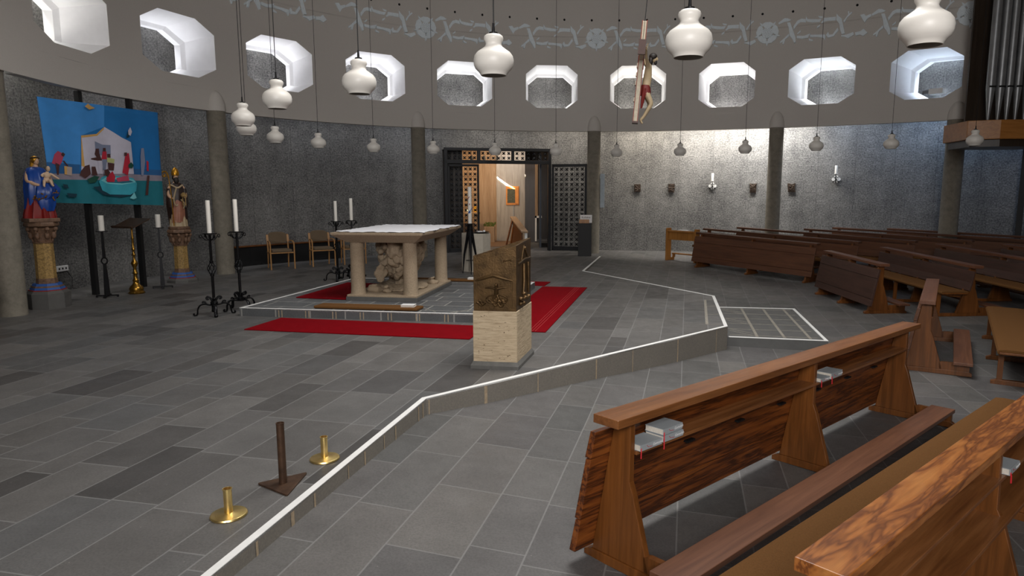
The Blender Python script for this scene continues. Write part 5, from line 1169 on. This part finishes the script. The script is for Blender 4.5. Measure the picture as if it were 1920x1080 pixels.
for t, z, lab in ((78.5, 2.0, 'white candle on a wall bracket with white cross shield, left of the column'), (60.6, 2.18, 'white candle on a wall bracket with white cross shield, on the dark wall')):
    p, a = on_wall(t, z); r = empty('wall_sconce', p, a, lab, 'sconce', 'wall candle sconces')
    b = MB()
    for k in range(4):
        q = k*PI/2; c, s = math.cos(q), math.sin(q); cx, cz = .065*c, .065*s; b.prism([(cx+.052*math.cos(v), cz-.02+.048*math.sin(v)) for v in [j*PI/5 for j in range(10)]], -.02-.002*k, 0, 'y')
    b.build('cross_shield', 'white_edge', r)
    b = MB(); b.tube(sm_pts([(0, -.02, -.12), (0, -.10, -.10), (0, -.14, -.02), (0, -.14, .12)]), .012, 6); b.tube([(-.09, -.03, -.1), (0, -.05, -.04), (.09, -.03, -.1)], .011, 6); b.tube([(-.05, -.03, .02), (0, -.06, .05), (.05, -.03, .02)], .01, 6); b.build('iron_bracket', 'black', r, smooth=True)
    b = MB(); b.lathe([(0, .12), (.05, .125), (.05, .135), (0, .136)], (0, -.14, 0), 14); b.build('drip_pan', 'white_edge', r)
    pq = Matrix.Rotation(a, 4, 'Z') @ Vector((0, -.14, 0)); candle(p.x+pq.x, p.y+pq.y, z+.137, .22, .035, 'white candle standing on the ' + ('left wall sconce, over the bright wall' if t > 70 else 'right wall sconce, over the dark wall'), None)
p, a = on_wall(167.96, .42); r = empty('power_sockets', p, a, 'white triple power socket on the wall beside the Madonna pedestal', 'socket')
b = MB(); b.box((-.14, -.045, -.05), (.14, 0, .05)); b.build('socket_box', 'white', r, bevel=.006); b = MB()
for k in (-.08, .0, .08): b.lathe([(.024, -.001), (0, -.001)], (0, 0, 0), 12); b.ball((k, -.045, 0), (.02, .004, .02))
b.build('socket_holes', 'blackmatte', r)
b = MB(); b.tube([(.1, -.03, -.05), (.2, -.05, -.2), (.16, -.06, -.38), (.3, -.04, -.41)], .006, 5); b.build('cable', 'blackmatte', r)
# collection pillar with sign
r = empty('offering_pillar', (1.47, 19.50, 0), R(-5), 'tall matt black pillar with small wooden box on top, left of the column', 'pillar')
b = MB(); b.box((-.19, -.19, 0), (.19, .19, .93)); b.build('pillar_body', 'blackmatte', r, bevel=.004)
b = MB(); b.box((-.16, -.15, .93), (.12, .12, 1.03)); b.build('wooden_box', 'oak', r, bevel=.004)
r = empty('small_sign', (1.47+.04, 19.50+.13, .931), R(-5), 'small white sign with dark lettering standing on the black pillar', 'sign')
b = MB(); b.box((-.17, 0, 0), (.17, .012, .225)); sc_ = b.build('sign_card', 'white', r)
cu = bpy.data.curves.new('sign_lettering', 'FONT'); cu.body = 'Kollekte'; cu.size = .075; cu.extrude = .0005; cu.materials.append(M['blackmatte']); cu.align_x = 'CENTER'
o = bpy.data.objects.new('sign_lettering', cu); COL.objects.link(o); o.parent = sc_; o.location = (0, -.002, .13); o.rotation_euler = (PI/2, 0, 0)
# projector on a window sill
p = cyl(48.6, 4.22, .30); r = empty('projector', p, R(-50), 'white projector lying in the rightmost window opening', 'projector')
b = MB(); b.box((.02, -.12, 0), (.34, .14, .13)); b.build('housing', 'white_edge', r, bevel=.01); b = MB(); b.tube([(.05, -.02, .08), (-.14, -.02, .06)], [.05, .055], 14); b.build('lens_barrel', 'pipe', r, smooth=True)
# ================================================================== ORGAN
r = empty('organ', (9.62, 15.3, 0), 0, 'organ with tall tin pipes above a light wooden case, at the right edge', 'organ')
b = MB(); pl_ = [(-.30, -.30), (.25, -.55), (1.6, -.62), (1.6, .9), (-.1, .9)]
b.prism(pl_, 2.93, 3.33); b.build('wooden_case', 'orgwood', r, bevel=.01)
b = MB(); b.prism([(x*.9+.1, y*.9+.05) for x, y in pl_], 2.78, 2.93); b.build('case_underside', 'darkwood', r)
b = MB(); b.box((.1, .45, 3.33), (1.6, .5, 6.4)); b.build('organ_back', 'darkwood', r)
PX = [.235, .43, .60, .78, .96]
for i, x in enumerate(PX):
    y = -.12-.02*i; rr = .088-.004*i; b = MB(); b.lathe([(.022, 3.33), (.03, 3.40), (rr, 4.02), (rr, 4.06), (rr, 8.0)], (x, y, 0), 20); op = b.build('organ_pipe', 'pipe', r, smooth=True)
    b = MB(); b.box((x-rr*.75, y-rr-.004, 4.04), (x+rr*.75, y-rr*.6, 4.075)); b.build('pipe_mouth', 'dirt', op)
    b = MB(); b.add([(x-rr*.5, y-rr*.86, 4.075), (x+rr*.5, y-rr*.86, 4.075), (x, y-rr*.99, 4.25)], [(0, 1, 2)]); b.build('pipe_lip', 'pipe', op)
b = MB(); b.box((-.06, -.06, fz(11.8, 16.6)), (.06, .06, 3.6)); o = struct(b.build('trim_17', 'blackmatte', None, loc=(11.77, 16.6, 0), rz=R(-40)))
b = MB(); b.box((0, -.03, fz(12, 16.4)), (.9, .03, 1.5)); tag(b.build('wooden_partition', 'orgwood', None, loc=(11.88, 16.5, 0), rz=R(-40)), 'light wooden partition at the right frame edge, behind the last pew', 'partition')
# ================================================================== CRUCIFIX
r = empty('hanging_crucifix', (1.60, 11.0, 2.92), 0, 'painted wooden crucifix hung edge-on in front of the seventh window', 'crucifix'); r.rotation_euler = (0, R(4.5), R(-8))
b = MB(); b.box((-.03, -.08, 0), (.03, .08, 1.50)); b.box((-.03, -.62, .92), (.03, .62, 1.08)); b.build('cross_beams', 'crossgold', r, bevel=.004)
b = MB(); b.box((.03, -.085, -.01), (.042, .085, 1.51)); b.box((.03, -.62, .915), (.042, .62, 1.085)); b.box((-.042, -.085, -.01), (-.03, .085, 1.51)); b.build('red_face_boards', 'crossred', r)
b = MB(); b.box((-.055, -.66, .90), (.05, -.60, 1.11)); b.box((-.055, .60, .90), (.05, .66, 1.11)); b.box((-.045, -.09, -.03), (.045, .09, .0)); b.build('beam_ends', 'crossbrown', r)
b = MB()
for k, z in enumerate((.30, .55, .68, .82)): b.box((-.058, -.06, z), (-.042, .06, z+.06))
b.build('back_blocks', 'crossgold', r)
pts = [(.10, 0, .52, .060, .075), (.13, 0, .66, .058, .072), (.13, 0, .80, .065, .09), (.14, 0, .90, .028), (.17, 0, .95, .03),
       (.11, -.12, .86, .032), (.075, -.28, .92, .024), (.06, -.44, 1.01, .018), (.058, -.50, 1.04, .016), (.11, .12, .86, .032), (.075, .28, .92, .024), (.06, .44, 1.01, .018), (.058, .50, 1.04, .016),
       (.12, -.05, .46, .056), (.225, -.05, .28, .04), (.14, -.03, .10, .026), (.085, -.015, .02, .02), (.12, -.012, -.03, .015), (.12, .05, .46, .056), (.21, .05, .27, .04), (.13, .03, .09, .026), (.075, .018, .03, .02), (.11, .015, -.02, .015)]
ed = [(0, 1), (1, 2), (2, 3), (3, 4), (2, 5), (5, 6), (6, 7), (7, 8), (2, 9), (9, 10), (10, 11), (11, 12), (0, 13), (13, 14), (14, 15), (15, 16), (16, 17), (0, 18), (18, 19), (19, 20), (20, 21), (21, 22)]
skin_obj('corpus', pts, ed, 'creamrobe', r)
b = MB(); head(b, (.205, 0, .965), .052, 0, (1, -.15)); b.build('face', 'creamrobe', r, smooth=True)
b = MB(); b.ball((.180, 0, .995), (.064, .062, .056)); b.ball((.15, 0, .93), (.035, .055, .08)); b.ball((.225, 0, .915), (.025, .03, .045)); b.build('dark_hair_and_beard', 'beard', r, smooth=True)
b = MB(); b.loft([(.40, .115, 0, .075, .10, .08), (.46, .115, 0, .085, .105, .06), (.53, .11, 0, .075, .09, .03), (.56, .11, 0, .066, .08, 0)], 32, 6, .06); b.loft([(.20, .075, -.08, .015, .012), (.34, .085, -.085, .03, .02), (.5, .10, -.085, .03, .02)], 16, 3, .1); b.build('loincloth', 'loincloth', r, smooth=True)
b = MB()
for s in (-1, 1):
    for k in range(5):
        z0 = 1.03+.008*(k-2); b.tube([(.062, s*.51, z0), (.07, s*(.535+.004*(2-abs(k-2))), z0+.012*(k-2)), (.085, s*(.55+.004*(2-abs(k-2))), z0+.016*(k-2))], [.006, .0055, .004], 5)
b.build('fingers', 'creamrobe', r)
b = MB(); b.tube([(0, -.0, 1.5), (.05, .0, 5.6)], .004, 5); b.tube([(.0, -.62, 1.1), (.02, -.62, 5.6)], .004, 5); b.tube([(.0, .62, 1.1), (.02, .62, 5.6)], .004, 5); b.build('suspension_wires', 'blackmatte', r)
# text curves -> meshes
dg = bpy.context.evaluated_depsgraph_get()
for o in [o for o in bpy.data.objects if o.type == 'FONT']:
    me = bpy.data.meshes.new_from_object(o.evaluated_get(dg)); n_ = bpy.data.objects.new(o.name.split('.')[0], me); COL.objects.link(n_)
    n_.parent = o.parent; n_.matrix_basis = o.matrix_basis.copy(); nm = o.name.split('.')[0]; bpy.data.objects.remove(o);
